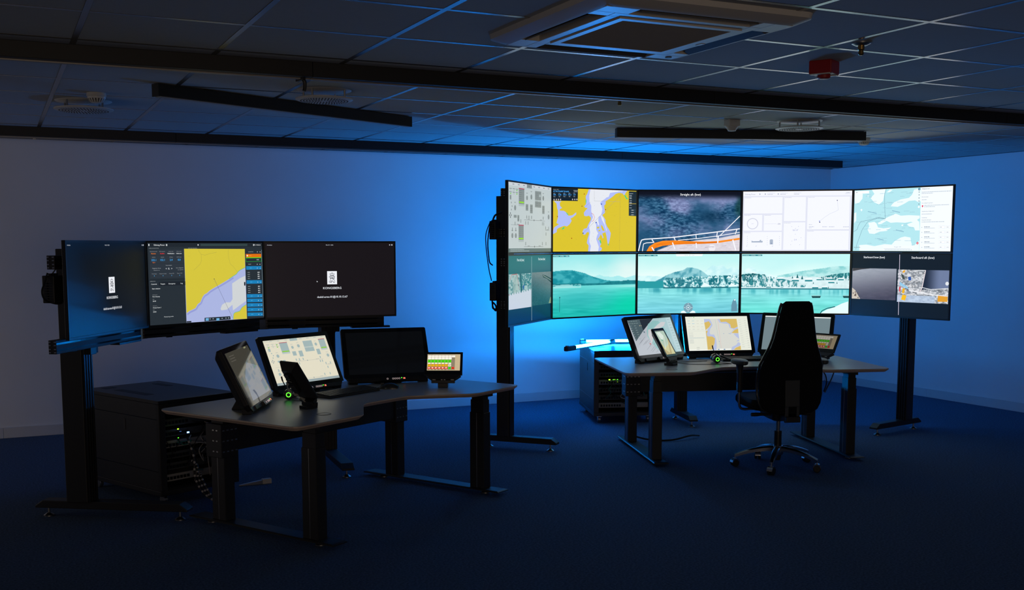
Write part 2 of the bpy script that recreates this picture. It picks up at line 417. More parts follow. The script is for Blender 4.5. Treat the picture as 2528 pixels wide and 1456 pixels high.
class Canvas:
    """picture coordinates u right, v down, 0..1; px() lets outlines be written in the coordinates of a crop"""
    def __init__(s, w, h, corners=None, seed=1):
        s.w, s.h = w, h; s.V = []; s.F = []; s.Cc = []; s.n = 0; s.rnd = random.Random(seed); s.H = None
        if corners:
            A = []; bb = []
            for (x, y), (u, v) in zip(corners, ((0, 0), (1, 0), (1, 1), (0, 1))):
                A += [[x, y, 1, 0, 0, 0, -u*x, -u*y], [0, 0, 0, x, y, 1, -v*x, -v*y]]; bb += [u, v]
            s.H = np.append(np.linalg.solve(np.array(A, float), np.array(bb, float)), 1).reshape(3, 3)
    def px(s, *pts):
        out = []
        for x, y in pts:
            q = s.H @ np.array([x, y, 1.0]); out.append((min(1, max(0, q[0]/q[2])), min(1, max(0, q[1]/q[2]))))
        return out
    def _add(s, uv, faces, col, layer, percorner=None):
        uv = np.asarray(uv, float); y = -0.0006*0.25*layer
        P = np.stack([(uv[:, 0]-0.5)*s.w, np.full(len(uv), y), (0.5-uv[:, 1])*s.h], 1)
        s.V.append(P)
        c = None if percorner is not None else (*lin(col), 1.0)
        for f in faces:
            s.F.append([i+s.n for i in f])
            if percorner is None: s.Cc += [c]*len(f)
            else: s.Cc += [percorner[i] for i in f]
        s.n += len(uv)
    def poly(s, pts, col, layer=1): s._add(pts, [tuple(range(len(pts)))], col, layer)
    def rect(s, u0, v0, u1, v1, col, layer=1): s.poly([(u0, v0), (u1, v0), (u1, v1), (u0, v1)], col, layer)
    def frame(s, u0, v0, u1, v1, col, t=0.003, layer=2):
        a = t*s.h/s.w
        s.rect(u0, v0, u1, v0+t, col, layer); s.rect(u0, v1-t, u1, v1, col, layer); s.rect(u0, v0, u0+a, v1, col, layer); s.rect(u1-a, v0, u1, v1, col, layer)
    def line(s, pts, col, t=0.003, layer=3):
        for (u0, v0), (u1, v1) in zip(pts[:-1], pts[1:]):
            dx, dy = (u1-u0)*s.w, (v1-v0)*s.h; L = math.hypot(dx, dy) or 1
            nx, ny = -dy/L*t*s.h/2/s.w, dx/L*t/2
            s.poly([(u0+nx, v0+ny), (u1+nx, v1+ny), (u1-nx, v1-ny), (u0-nx, v0-ny)], col, layer)
    def disc(s, u, v, r, col, layer=3, n=16, sx=1.0):
        s.poly([(u+sx*r*s.h/s.w*math.cos(2*math.pi*k/n), v+r*math.sin(2*math.pi*k/n)) for k in range(n)], col, layer)
    def circ(s, u, v, r, col, t=0.004, layer=3, n=24, a0=0, a1=360):
        s.line([(u+r*s.h/s.w*math.cos(R(a0+(a1-a0)*k/n)), v+r*math.sin(R(a0+(a1-a0)*k/n))) for k in range(n+1)], col, t, layer)
    def text(s, st, u, v, hgt, col, align='c', layer=5, bold=0.0, width=None, squeeze=1.0):
        vv, f, w = text_tris(st)
        k = hgt/0.72
        sx = k*s.h/s.w*squeeze
        if width: sx = width/w
        ox = {'l': 0, 'c': -w*sx/2, 'r': -w*sx}[align]
        for dx in ((-bold, 0, bold) if bold else (0,)):
            uv = np.stack([u+ox+vv[:, 0]*sx+dx*hgt*s.h/s.w, v-vv[:, 1]*k+0.36*k], 1)
            s._add(uv, [tuple(t) for t in f], col, layer+(0.3 if dx else 0))
    def greek(s, u, v, w, h, col, layer=4):          # a line of print too small to read
        x = u
        while x < u+w-0.002:
            L = min(s.rnd.uniform(0.3, 1.1)*h*1.6*s.h/s.w*1.6, u+w-x)
            s.rect(x, v+h*0.12*s.rnd.random(), x+L*0.86, v+h, col, layer); x += L+h*0.25*s.h/s.w
    def grid(s, rgb, u0=0, v0=0, u1=1, v1=1, layer=0):
        ny, nx = rgb.shape[:2]
        U, Vv = np.meshgrid(np.linspace(u0, u1, nx), np.linspace(v0, v1, ny))
        cl = lin(np.clip(rgb, 0, 255)).reshape(-1, 3); pc = [(a, b, c, 1.0) for a, b, c in cl]
        fs = [(j*nx+i, j*nx+i+1, (j+1)*nx+i+1, (j+1)*nx+i) for j in range(ny-1) for i in range(nx-1)]
        s._add(np.stack([U.ravel(), Vv.ravel()], 1), fs, None, layer, pc)
    def build(s, parent, m, M=None, name='screen'):
        me = bpy.data.meshes.new(name); V = np.concatenate(s.V)
        me.from_pydata([tuple(p) for p in V], [], s.F)
        ca = me.color_attributes.new('col', 'FLOAT_COLOR', 'CORNER')
        ca.data.foreach_set('color', np.array(s.Cc, dtype=np.float32).ravel())
        b = bmesh.new(); b.from_mesh(me)
        flip = [f for f in b.faces if f.normal.y > 0]
        bmesh.ops.reverse_faces(b, faces=flip); b.to_mesh(me); b.free()
        if M is not None: me.transform(M)
        me.materials.append(m)
        o = bpy.data.objects.new(name, me); C.objects.link(o); o.parent = parent
        return o
def UVg(nx, ny):
    return np.meshgrid(np.linspace(0, 1, nx), np.linspace(0, 1, ny))
def mixc(a, b, t):
    return np.asarray(a, float)*(1-t[..., None])+np.asarray(b, float)*t[..., None]
def sm(a, b, x): t = np.clip((x-a)/(b-a), 0, 1); return t*t*(3-2*t)

# --- machinery mimic page, used on two displays
def mimic(S, bgc, ink, head, foot, extra=False):
    S.rect(0, 0, 1, 1, bgc, 0)
    g1, g2, g3 = ink
    S.rect(0, 0, 1, 0.045, head, 1)
    for k in range(8):
        u0, u1 = 0.06+k*0.117, 0.06+(k+1)*0.117
        if k == 3: S.rect(u0, 0, u1, 0.055, g2, 2)
        S.greek(u0+0.035, 0.018, 0.04, 0.012, g1, 3)
    for r, y in enumerate((0.085, 0.135)):
        for q, u in enumerate((0.03, 0.10, 0.165)):
            S.greek(u, y, 0.05, 0.010, g1); S.rect(u+0.015, y+0.018, u+0.035, y+0.034, (100, 190, 40) if q == 2 or (r and q == 0) else g3, 3)
    def box(u, v, w, h, hd=True, lime=0.8):
        S.rect(u, v, u+w, v+h, g2, 2); S.frame(u, v, u+w, v+h, g3, 0.004, 3)
        if hd:
            S.rect(u, v, u+w, v+0.012, (165, 40, 75), 4); S.rect(u+0.008, v+h*lime, u+w-0.008, v+h*lime+0.022, (135, 205, 30), 4)
            S.rect(u, v+h-0.03, u+w, v+h, g3, 3)
        for k in range(1, int(h/0.03)):
            S.greek(u+0.008, v+k*0.03, w*0.5, 0.006, g1, 4); S.greek(u+w*0.72, v+k*0.03, w*0.18, 0.006, g1, 4)
    box(0.23, 0.07, 0.125, 0.26, True, 0.74); box(0.225, 0.60, 0.115, 0.25, True, 0.76)
    box(0.60, 0.08, 0.15, 0.25, False); S.rect(0.60, 0.215, 0.75, 0.24, g3, 4)
    if extra: box(0.86, 0.07, 0.105, 0.26, True, 0.74)
    else: S.rect(0.70, 0.13, 0.735, 0.17, g3, 5)
    for u, v, w, h in ((0.385, 0.29, 0.06, 0.10), (0.485, 0.29, 0.062, 0.135), (0.775, 0.29, 0.058, 0.13), (0.12, 0.46, 0.065, 0.045), (0.20, 0.46, 0.042, 0.095), (0.035, 0.18, 0.035, 0.07)):
        box(u, v, w, h, False)
    def fan(u, v, r, big=True):
        if big: S.circ(u, v, r*1.8, g3, 0.003, 2)
        S.disc(u, v, r, g2, 3); S.circ(u, v, r, g1, 0.003, 4); S.greek(u-0.018, v-r*2.3, 0.036, 0.008, g1)
    for u, v, r in ((0.15, 0.36, 0.036), (0.415, 0.20, 0.032), (0.515, 0.18, 0.036), (0.80, 0.18, 0.034), (0.935, 0.46, 0.036), (0.09, 0.76, 0.034), (0.165, 0.76, 0.034)): fan(u, v, r)
    for k in range(3): S.disc(0.07+0.015*(k % 2), 0.29+0.05*k, 0.014, g2, 3)
    for k in range(4): S.disc(0.05+0.016*math.cos(k*1.57), 0.47+0.028*math.sin(k*1.57), 0.014, g1, 3)
    for u in (0.41, 0.46, 0.52, 0.80): S.rect(u-0.008, 0.46, u+0.008, 0.505, g2, 3); S.line([(u, 0.43), (u, 0.525)], g3, 0.003, 2)
    for u in (0.385, 0.44, 0.78, 0.815): S.rect(u-0.007, 0.545, u+0.007, 0.595, g2, 3); S.line([(u, 0.525), (u, 0.80)], g3, 0.002, 2)
    S.line([(0.35, 0.525), (0.84, 0.525)], g1, 0.004, 3); S.line([(0.35, 0.92), (0.80, 0.92)], g1, 0.004, 3)
    S.disc(0.58, 0.525, 0.014, g1, 4); S.disc(0.59, 0.92, 0.014, g1, 4); S.line([(0.85, 0.67), (0.96, 0.67)], g1, 0.003, 3); S.line([(0.06, 0.605), (0.32, 0.605)], g1, 0.003, 3)
    for u, v in ((0.86, 0.61), (0.935, 0.61), (0.87, 0.70), (0.385, 0.85), (0.78, 0.85), (0.87, 0.85), (0.09, 0.645), (0.165, 0.645), (0.15, 0.56), (0.275, 0.52)): S.rect(u-0.007, v, u+0.007, v+0.05, g2, 3)
    for u, v in ((0.43, 0.508), (0.72, 0.51), (0.43, 0.905), (0.69, 0.905), (0.19, 0.59), (0.88, 0.655)): S.greek(u, v, 0.05, 0.008, g1)
    S.rect(0, 0.945, 1, 1, foot, 2); S.greek(0.05, 0.957, 0.3, 0.010, g3, 3); S.greek(0.05, 0.978, 0.42, 0.010, g3, 3)

# --- crest tile and login page
def crest(S, u0, v0, u1, v1, ink):
    S.rect(u0, v0, u1, v1, (238, 240, 246), 3)
    W, Hh = u1-u0, v1-v0
    q = lambda x, y: (u0+W*x, v0+Hh*y)
    L = lambda pts, t=0.0042: S.line([q(*p) for p in pts], ink, t, 5)
    def arc(cx, cy, rx, ry, a0, a1, n=10): return [(cx+rx*math.cos(R(a0+(a1-a0)*k/n)), cy+ry*math.sin(R(a0+(a1-a0)*k/n))) for k in range(n+1)]
    L([(0.5, 0.10), (0.5, 0.17)]); L([(0.45, 0.13), (0.55, 0.13)])
    L(arc(0.39, 0.215, 0.12, 0.055, 90, 330)); L(arc(0.61, 0.215, 0.12, 0.055, 90, -150)); L([(0.5, 0.17), (0.5, 0.30)], 0.003)
    L([(0.30, 0.27), (0.33, 0.31), (0.67, 0.31), (0.70, 0.27)]); L([(0.32, 0.335), (0.68, 0.335)])
    for x in (0.38, 0.5, 0.62): L([(x, 0.29), (x, 0.315)], 0.006)
    L(arc(0.30, 0.43, 0.10, 0.045, 30, 360)); L(arc(0.68, 0.42, 0.10, 0.04, 180, 480))
    L([(0.25, 0.40), (0.45, 0.42), (0.60, 0.39), (0.74, 0.41)]); L([(0.44, 0.42), (0.40, 0.55), (0.30, 0.66)]); L([(0.48, 0.46), (0.62, 0.56), (0.74, 0.68), (0.80, 0.85)])
    L(arc(0.60, 0.52, 0.12, 0.06, 200, 500)); L(arc(0.42, 0.60, 0.14, 0.05, 160, 380)); L([(0.36, 0.60), (0.52, 0.52), (0.66, 0.62), (0.55, 0.70)])
    L(arc(0.34, 0.80, 0.15, 0.075, 0, 360, 14)); L(arc(0.36, 0.80, 0.07, 0.035, 0, 360, 10)); L([(0.46, 0.72), (0.58, 0.78), (0.66, 0.88), (0.72, 0.82)]); L(arc(0.70, 0.83, 0.08, 0.05, 40, 260))
    L([(0.28, 0.50), (0.36, 0.52), (0.30, 0.56)]); L([(0.70, 0.48), (0.76, 0.54), (0.68, 0.58)])
def login(S, bgc, line2, cx=0.5, ink=(40, 45, 60)):
    S.rect(0, 0, 1, 1, bgc, 0)
    crest(S, cx-0.038, 0.385, cx+0.038, 0.565, ink)
    S.text('KONGSBERG', cx, 0.615, 0.030, (232, 236, 242), width=0.142, bold=0.016)
    S.text(line2, cx, 0.735, 0.027, (226, 230, 238), width=0.236, bold=0.015)
    S.text('Activities', 0.015, 0.028, 0.013, (190, 195, 205), 'l', bold=0.015); S.text('Mar 23  14:56', 0.49, 0.028, 0.013, (200, 205, 215), bold=0.015)
    S.disc(0.965, 0.028, 0.008, (190, 195, 205)); S.rect(0.978, 0.02, 0.988, 0.036, (190, 195, 205), 3)

BW, BH = 0.919, 0.517          # picture area of the large displays
def pic_M1():
    S = Canvas(BW, BH); login(S, (4, 13, 24), 'desktl-aui-ens-01@10.10.12.63', 0.53, (20, 25, 40)); return S
def pic_M3():
    S = Canvas(BW, BH); login(S, (24, 20, 24), 'desktl-arms-01@10.10.12.67', 0.505)
    S.poly([(0.385, 0.515), (0.394, 0.527), (0.386, 0.533)], (230, 235, 240), 3); return S
Y1, LAV, PALE, DKP = (214, 198, 62), (172, 182, 226), (208, 212, 214), (36, 43, 51)
def pic_M2():
    S = Canvas(BW, BH, ((25, 55), (1915, 50), (1960, 1300), (95, 1430)), 5); P = S.px
    S.rect(0, 0, 1, 1, (40, 48, 55), 0)
    S.rect(0, 0, 1, 0.05, (33, 40, 47), 1); S.rect(0.44, 0.012, 0.86, 0.04, (52, 70, 72), 2)
    S.text('Eidsvaag Pioner', 0.055, 0.026, 0.018, (225, 228, 230), 'l', bold=0.015); S.text('UTC 14:56:16', 0.985, 0.026, 0.016, (215, 218, 220), 'r', bold=0.015)
    S.rect(0.012, 0.014, 0.02, 0.038, (225, 228, 230), 3); S.rect(0.152, 0.016, 0.163, 0.038, (200, 204, 206), 3); S.rect(0.415, 0.018, 0.425, 0.034, (200, 204, 206), 3); S.rect(0.915, 0.016, 0.925, 0.038, (190, 194, 196), 3)
    S.text('VESSEL INFORMATION', 0.014, 0.066, 0.010, (150, 156, 160), 'l'); S.text('MAP AND TRACKING', 0.335, 0.066, 0.010, (150, 156, 160), 'l')
    for v0, v1 in ((0.085, 0.15), (0.155, 0.25), (0.255, 0.345), (0.35, 0.43)): S.rect(0.018, v0, 0.325, v1, (46, 54, 63), 1)
    S.rect(0, 0.447, 0.335, 0.452, (26, 32, 38), 2)
    cols = (0.05, 0.12, 0.19, 0.256)
    for u, a, b, c in zip(cols, ('Operational mode', 'RCC positions', 'Vessel mode', 'Work mode'), ('Remote', 'Satellite', 'Mobilization', 'Unknown'), ((255, 130, 30), (240, 50, 50), (215, 220, 222), (215, 220, 222))):
        S.text(a, u, 0.105, 0.010, (150, 156, 160)); S.text(b, u, 0.13, 0.0145, c, bold=0.022)
    for u, a, b in zip(cols, ('HDG(T)', 'HDG(T)', 'SOG(kn)', 'ROT(°/min)'), ('332.1', '152.1', '2.4', '0.0')):
        S.text(a, u, 0.175, 0.010, (150, 156, 160)); S.text(b, u, 0.208, 0.024, (60, 170, 245), bold=0.022)
    S.text('Gyro', cols[0], 0.237, 0.013, (235, 120, 60), bold=0.012)
    S.text('Route deviation', 0.17, 0.275, 0.010, (170, 176, 180)); S.text('<  0.  >', 0.17, 0.315, 0.024, (220, 225, 228), bold=0.012)
    S.text('Range time  0.2 nm', 0.07, 0.308, 0.011, (180, 186, 190)); S.text('0.2 nm  Range time', 0.258, 0.308, 0.010, (180, 186, 190)); S.text('Dead limit  nm', 0.07, 0.332, 0.010, (165, 170, 175)); S.text('nm  Dead limit', 0.265, 0.332, 0.010, (165, 170, 175))
    for u, a in zip(cols, ('Total targets', 'Dangerous targets', 'Closest CPA', 'Closest TCPA')): S.text(a, u, 0.375, 0.010, (150, 156, 160)); S.text('0', u, 0.40, 0.014, (90, 180, 240), bold=0.012)
    S.text('OPERATION', 0.014, 0.466, 0.010, (150, 156, 160), 'l')
    S.rect(0.083, 0.475, 0.325, 0.525, (30, 36, 44), 2)
    for u, a in zip((0.045, 0.115, 0.19, 0.27), ('Controls', 'Targets', 'Emergency', 'Log')): S.text(a, u, 0.50, 0.016, (215, 220, 222), bold=0.012)
    S.text('Start mission', 0.028, 0.555, 0.016, (220, 224, 226), 'l', bold=0.012)
    for v, a, b in ((0.63, 'Starting point', 'Port Averøy'), (0.685, 'ETD', '20:20'), (0.765, 'Destination', 'Ocean Farm 1'), (0.815, 'ETA', '20:20')):
        S.text(a, 0.03, v, 0.009, (150, 156, 160), 'l'); S.text(b, 0.03, v+0.022, 0.015, (215, 220, 222), 'l', bold=0.015)
    S.text('Monitoring mode', 0.155, 0.905, 0.014, (190, 195, 198), bold=0.012)
    MAPc = P((635, 152), (1632, 152), (1682, 1318), (692, 1385))
    S.poly(MAPc, LAV, 2)
    coast = [(1642, 462), (1560, 505), (1525, 535), (1500, 572), (1440, 612), (1380, 655), (1300, 705), (1200, 765), (1130, 805), (1060, 850), (1020, 890), (975, 915), (945, 960), (915, 1040), (870, 1075), (835, 1140), (780, 1168), (740, 1185), (690, 1225)]
    S.poly(P(*([(635, 152), (1632, 152)]+coast)), Y1, 4)
    S.line(P(*coast[:6]), (80, 190, 140), 0.006, 5); S.line(P(*[(x+12, y+22) for x, y in coast[4:]]), (150, 158, 214), 0.022, 3)
    S.poly(P((1645, 600), (1560, 640), (1430, 730), (1440, 990), (1405, 1045), (1330, 1045), (1270, 1085), (1245, 1150), (1260, 1178), (1350, 1165), (1440, 1085), (1450, 1180), (1560, 1095), (1664, 1020)), PALE, 4)
    S.poly(P((1668, 1080), (1600, 1125), (1560, 1190), (1480, 1215), (1460, 1240), (1455, 1330), (1681, 1318)), Y1, 4)
    S.line(P((1668, 1080), (1600, 1125), (1560, 1190), (1480, 1215), (1460, 1240), (1455, 1330)), (80, 190, 150), 0.006, 5)
    for r in ([(872, 160), (880, 195), (918, 245), (925, 350), (900, 410), (800, 508)], [(918, 245), (980, 258), (1060, 230), (1170, 210)], [(1360, 160), (1365, 280), (1395, 400), (1440, 440), (1515, 535)]): S.line(P(*r), (170, 160, 70), 0.003, 5)
    S.line(P((1135, 655), (1445, 1305)), (70, 75, 100), 0.003, 6); S.disc(*P((1135, 655))[0], 0.006, (60, 60, 60), 6)
    S.poly(P((985, 1302), (1405, 1275), (1412, 1330), (985, 1362)), (40, 48, 56), 7)
    for x in (1028, 1203): S.poly(P((x-25, 1310), (x+25, 1306), (x+25, 1348), (x-25, 1352)), (110, 175, 220), 8)
    for x in (1075, 1125, 1272, 1335, 1378): S.disc(*P((x, 1320-(x-1075)*0.05))[0], 0.008, (160, 170, 176), 8)
    S.poly(P((1625, 705), (1648, 705), (1650, 765), (1627, 765)), (36, 43, 50), 7); S.poly(P((692, 1360), (768, 1355), (770, 1378), (692, 1382)), (30, 36, 42), 7)
    # right list
    for v0, c in ((200, None), (408, None)):
        S.text('NAVIGATION' if v0 == 200 else 'TARGET', *P((1690, v0))[0], 0.010, (180, 186, 190), 'l')
        for x in (1840, 1885): S.disc(*P((x, v0))[0], 0.006, (200, 206, 210), 5)
    S.poly(P((1650, 235), (1903, 232), (1905, 290), (1652, 293)), (225, 112, 16), 4); S.poly(P((1652, 293), (1905, 290), (1905, 299), (1652, 302)), (90, 225, 30), 4)
    S.disc(*P((1675, 264))[0], 0.012, (255, 235, 210), 6); S.text('WAYP', *P((1720, 264))[0], 0.012, (255, 190, 60), bold=0.015)
    a = P((1655, 306), (1906, 302), (1908, 358), (1657, 365)); S.line(a+[a[0]], (40, 150, 60), 0.006, 5); S.text('14:56', *P((1848, 330))[0], 0.014, (220, 225, 228), bold=0.015)
    for k, y in enumerate((470, 705, 938, 1013, 1090, 1165, 1245)):
        x = 1657+(y-470)*0.043
        S.poly(P((x, y-30), (x+250, y-33), (x+252, y+24), (x+2, y+30)), (28, 128, 186), 4)
        S.text('INFO', *P((x+78, y))[0], 0.011, (90, 200, 250)); S.text('A', *P((x+185, y))[0], 0.014, (225, 235, 240), bold=0.012); S.greek(*P((x+225, y))[0], 0.012, 0.006, (150, 200, 225), 6)
    for y0 in (538, 772):
        for k in range(4):
            y = y0+k*34; x = 1680+(y-470)*0.04
            S.greek(*P((x, y))[0], 0.022, 0.009, (140, 146, 150), 4); S.greek(*P((x+165, y-4))[0], 0.02, 0.012, (215, 220, 222), 4)
    S.line(P((1908, 165), (1955, 1278)), (120, 140, 150), 0.006, 4)
    return S

def pic_T1():
    S = Canvas(BW, BH, seed=3); mimic(S, (176, 187, 188), ((84, 92, 94), (122, 132, 132), (158, 170, 170)), (190, 196, 202), (84, 104, 104)); return S
def pic_1B(w, h):
    S = Canvas(w, h, seed=4); mimic(S, (222, 216, 194), ((158, 166, 164), (158, 178, 178), (186, 196, 190)), (212, 210, 192), (150, 164, 166), True); return S

def pic_T2():
    S = Canvas(BW, BH, ((75, 85), (1740, 160), (1733, 1365), (75, 1372)), 6); P = S.px
    YL, LV, WH, GR = (206, 184, 42), (166, 178, 232), (216, 219, 226), (60, 195, 120)
    S.rect(0, 0, 1, 1, YL, 0)
    main = [(795, 90), (785, 150), (765, 210), (735, 260), (735, 370), (740, 420), (705, 460), (725, 490), (775, 500), (735, 540), (698, 590), (705, 650), (745, 662), (800, 650), (840, 690), (835, 740), (790, 820), (760, 900), (700, 915), (672, 970), (690, 1030), (725, 1030), (755, 985), (790, 975), (805, 1010), (790, 1060), (770, 1130), (760, 1200), (795, 1250), (790, 1320), (785, 1372),
            (1010, 1372), (1050, 1345), (1060, 1300), (1020, 1270), (1045, 1220), (1030, 1140), (1000, 1100), (1020, 1060), (1035, 1020), (1060, 1060), (1075, 1110), (1090, 1090), (1065, 1010), (1130, 980), (1150, 1060), (1165, 1160), (1180, 1250), (1205, 1180), (1225, 1080), (1235, 1000), (1195, 920), (1160, 870), (1130, 790), (1130, 740), (1100, 690), (1065, 640), (1120, 590), (1110, 520), (1100, 450), (1130, 420), (1130, 360), (1200, 320), (1270, 270), (1330, 215), (1390, 195), (1460, 205), (1500, 250), (1530, 190), (1560, 150)]
    S.poly(P(*main), LV, 1)
    ch = [(830, 90), (820, 160), (805, 250), (810, 380), (845, 450), (845, 560), (880, 680), (850, 760), (800, 860), (825, 980), (810, 1080), (810, 1180), (840, 1260), (822, 1372), (985, 1372), (1000, 1280), (970, 1190), (945, 1120), (965, 1040), (985, 1010), (945, 930), (945, 840), (925, 780), (955, 770), (985, 850), (1005, 840), (985, 740), (995, 670), (1035, 650), (1060, 740), (1110, 830), (1150, 955), (1160, 950), (1120, 820), (1090, 700), (1045, 640), (1065, 520), (1045, 450), (1020, 400), (1050, 360), (1110, 320), (1150, 285), (1190, 275), (1220, 195), (1320, 180), (1440, 165), (1500, 152)]
    S.poly(P(*ch), WH, 2)
    S.poly(P((100, 350), (250, 358), (215, 385), (222, 450), (262, 488), (215, 520), (215, 545), (300, 550), (370, 600), (390, 650), (470, 640), (545, 580), (545, 625), (480, 680), (430, 705), (455, 750), (415, 820), (360, 865), (310, 850), (200, 890), (160, 920), (155, 980), (75, 1020), (75, 950), (110, 880), (200, 820), (150, 795), (180, 690), (180, 545), (165, 500), (150, 400)), LV, 1)
    for g in ([(245, 928), (298, 870), (315, 895), (285, 920)], [(735, 300), (748, 350), (740, 420), (732, 380)], [(1490, 235), (1530, 250), (1545, 290), (1580, 315), (1540, 325), (1515, 275)], [(1010, 1125), (1035, 1150), (1048, 1200), (1035, 1215), (1015, 1165)], [(1172, 1215), (1195, 1220), (1190, 1262)], [(340, 575), (388, 620), (380, 640), (350, 600)]): S.poly(P(*g), GR, 3)
    for i in ([(955, 885), (985, 870), (1012, 885), (990, 910), (960, 905)], [(1040, 830), (1070, 860), (1100, 920), (1115, 960), (1070, 950), (1045, 890)], [(985, 945), (1015, 930), (1030, 960), (1000, 965)], [(980, 1105), (1000, 1100), (1005, 1150), (985, 1140)]): S.poly(P(*i), YL, 3)
    for x, y in ((705, 215), (660, 458), (170, 665), (455, 1103), (1128, 530)): S.disc(*P((x, y))[0], 0.009, (150, 50, 20), 5)
    for x, y in ((1048, 418), (942, 788), (683, 1003)): S.disc(*P((x, y))[0], 0.011, (30, 60, 150), 5)
    S.line(P((683, 1003), (1500, 165)), (140, 130, 130), 0.003, 4)
    S.line(P((845, 598), (890, 625), (910, 680), (895, 740), (855, 772)), (200, 90, 110), 0.006, 5)
    S.line(P((903, 145), (903, 355), (1020, 360), (1420, 375)), (150, 150, 150), 0.003, 4); S.line(P((1415, 165), (1412, 1340)), (160, 140, 70), 0.003, 4)
    S.line(P((725, 470), (825, 378)), (120, 130, 170), 0.003, 4); S.line(P((84, 560), (84, 950)), (240, 165, 60), 0.007, 4)
    for k in range(46): S.disc(S.rnd.random(), S.rnd.random(), 0.003, (120, 100, 50), 4, 6)
    S.poly(P((75, 85), (578, 108), (575, 355), (75, 342)), (18, 32, 44), 6)
    S.text('Position  GPS 1', *P((85, 118))[0], 0.013, (170, 176, 182), 'l', 7)
    S.text("62°30.379'N", *P((85, 152))[0], 0.022, (80, 170, 245), 'l', 7, bold=0.015); S.text("007°29.469'E", *P((240, 157))[0], 0.022, (80, 170, 245), 'l', 7, bold=0.015)
    for x, a, b in ((112, '339.', 'Gyro'), (215, '6.68', 'Dep'), (315, '332.1', 'Nav 1'), (415, '152.1', 'GPS'), (510, '6.0', 'Dep')):
        S.greek(*P((x-25, 190))[0], 0.02, 0.008, (160, 166, 172), 7); S.text(a, *P((x, 225))[0], 0.024, (80, 170, 245), layer=7, bold=0.012); S.text(b, *P((x-5, 262))[0], 0.014, (190, 196, 200), layer=7)
    for x in (100, 145, 187, 230, 470, 515, 556): S.disc(*P((x, 322))[0], 0.012, (190, 180, 178), 7)
    S.greek(*P((490, 135))[0], 0.05, 0.009, (160, 166, 172), 7); S.greek(*P((495, 160))[0], 0.045, 0.009, (160, 166, 172), 7)
    S.poly(P((1590, 165), (1738, 172), (1735, 662), (1590, 655)), (22, 38, 50), 6); S.poly(P((1592, 410), (1736, 412), (1736, 420), (1592, 418)), (200, 170, 60), 7)
    for y in (205, 240, 258, 288, 305, 345, 380, 398, 440, 490): S.greek(*P((1602, y))[0], 0.03 if y != 205 else 0.045, 0.010, (160, 170, 176), 7)
    for y in (543, 588, 635): S.poly(P((1602, y-18), (1726, y-16), (1726, y+18), (1602, y+16)), (40, 60, 70), 7); S.greek(*P((1640, y-5))[0], 0.03, 0.010, (190, 196, 200), 8)
    return S

def pic_T3():
    S = Canvas(BW, BH, ((62, 85), (1143, 80), (1136, 722), (62, 722)), 7); P = S.px
    U, V = UVg(240, 136)
    n = fbm(U*5+3, V*3.2); n2 = fbm(U*40, V*55, 3); n3 = fbm(U*2.2+9, V*2.0+4)
    base = mixc((118, 130, 172), (34, 78, 112), sm(0.36, 0.60, n*0.45+n3*0.6))
    dk = sm(0.25, 0.0, np.hypot((U-0.72)*1.2, (V-0.42)*1.6)); base = mixc(base, (14, 50, 78), dk*0.8)
    rip = (n2-0.45)*150*sm(0.1, 0.3, n3)*np.clip(1.2-np.abs((U-0.28)*3-(V-0.3)), 0.1, 1); base = base+rip[..., None]*np.array([0.9, 1, 1.0])
    e = sm(0.93, 1.0, U+0.12*(n-0.5))*sm(0.65, 0.3, V); base = mixc(base, (22, 60, 62), e*0.8)
    rip2 = (n2-0.45)*110*sm(0.25, 0.0, np.hypot(U-0.88, (V-0.35)*0.8)); base = base+rip2[..., None]
    base = mixc((12, 16, 30), base, sm(0.03, 0.17, V))
    deck = sm(0.0, 0.02, V-np.interp(U, [0, 0.2, 0.35, 0.6, 0.8, 1], [1.2, 0.97, 0.87, 0.80, 0.77, 0.70])); snow = np.array((220, 214, 222))-(n2[..., None]*26)
    base = base*(1-deck[..., None])+snow*deck[..., None]
    S.grid(base)
    W = (232, 232, 238)
    S.poly(P((150, 722), (180, 670), (235, 635), (320, 612), (440, 608), (640, 618), (760, 622), (900, 615), (1136, 580), (1136, 600), (900, 636), (720, 645), (560, 648), (430, 655), (320, 665), (240, 690), (210, 722)), (242, 134, 30), 2)
    for k in range(4): S.line(P((180+18*k, 715-8*k), (240+18*k, 655-2*k), (330, 630+9*k), (450, 622+9*k), (680, 628+5*k), (900, 622+4*k)), (214, 104, 18), 0.006, 3)
    for a, t in (([(66, 722), (85, 640), (98, 604), (130, 596), (430, 575), (880, 518), (1136, 482)], 0.017), ([(108, 722), (118, 645), (150, 634), (220, 630)], 0.013), ([(480, 606), (700, 586), (900, 560), (1136, 520)], 0.012), ([(205, 598), (228, 632)], 0.016), ([(436, 575), (450, 608)], 0.015), ([(668, 548), (672, 592)], 0.012), ([(895, 520), (888, 575)], 0.015), ([(1105, 490), (1088, 540)], 0.015), ([(920, 560), (1136, 345)], 0.013), ([(420, 630), (448, 700)], 0.018), ([(670, 635), (676, 690)], 0.018), ([(1062, 600), (1095, 715)], 0.022), ([(905, 560), (900, 640)], 0.022), ([(205, 680), (230, 720)], 0.02)):
        S.line(P(*a), W, t, 4)
    S.disc(*P((840, 690))[0], 0.06, (226, 222, 228), 2)
    for k in range(14): u = 0.25+0.7*S.rnd.random(); v = 0.90+0.09*S.rnd.random(); S.line([(u, v), (u+0.08*S.rnd.random(), v-0.01)], (170, 160, 176), 0.006, 3)
    S.text('Straight aft (low)', 0.505, 0.052, 0.038, (230, 232, 236), width=0.20, bold=0.012)
    return S

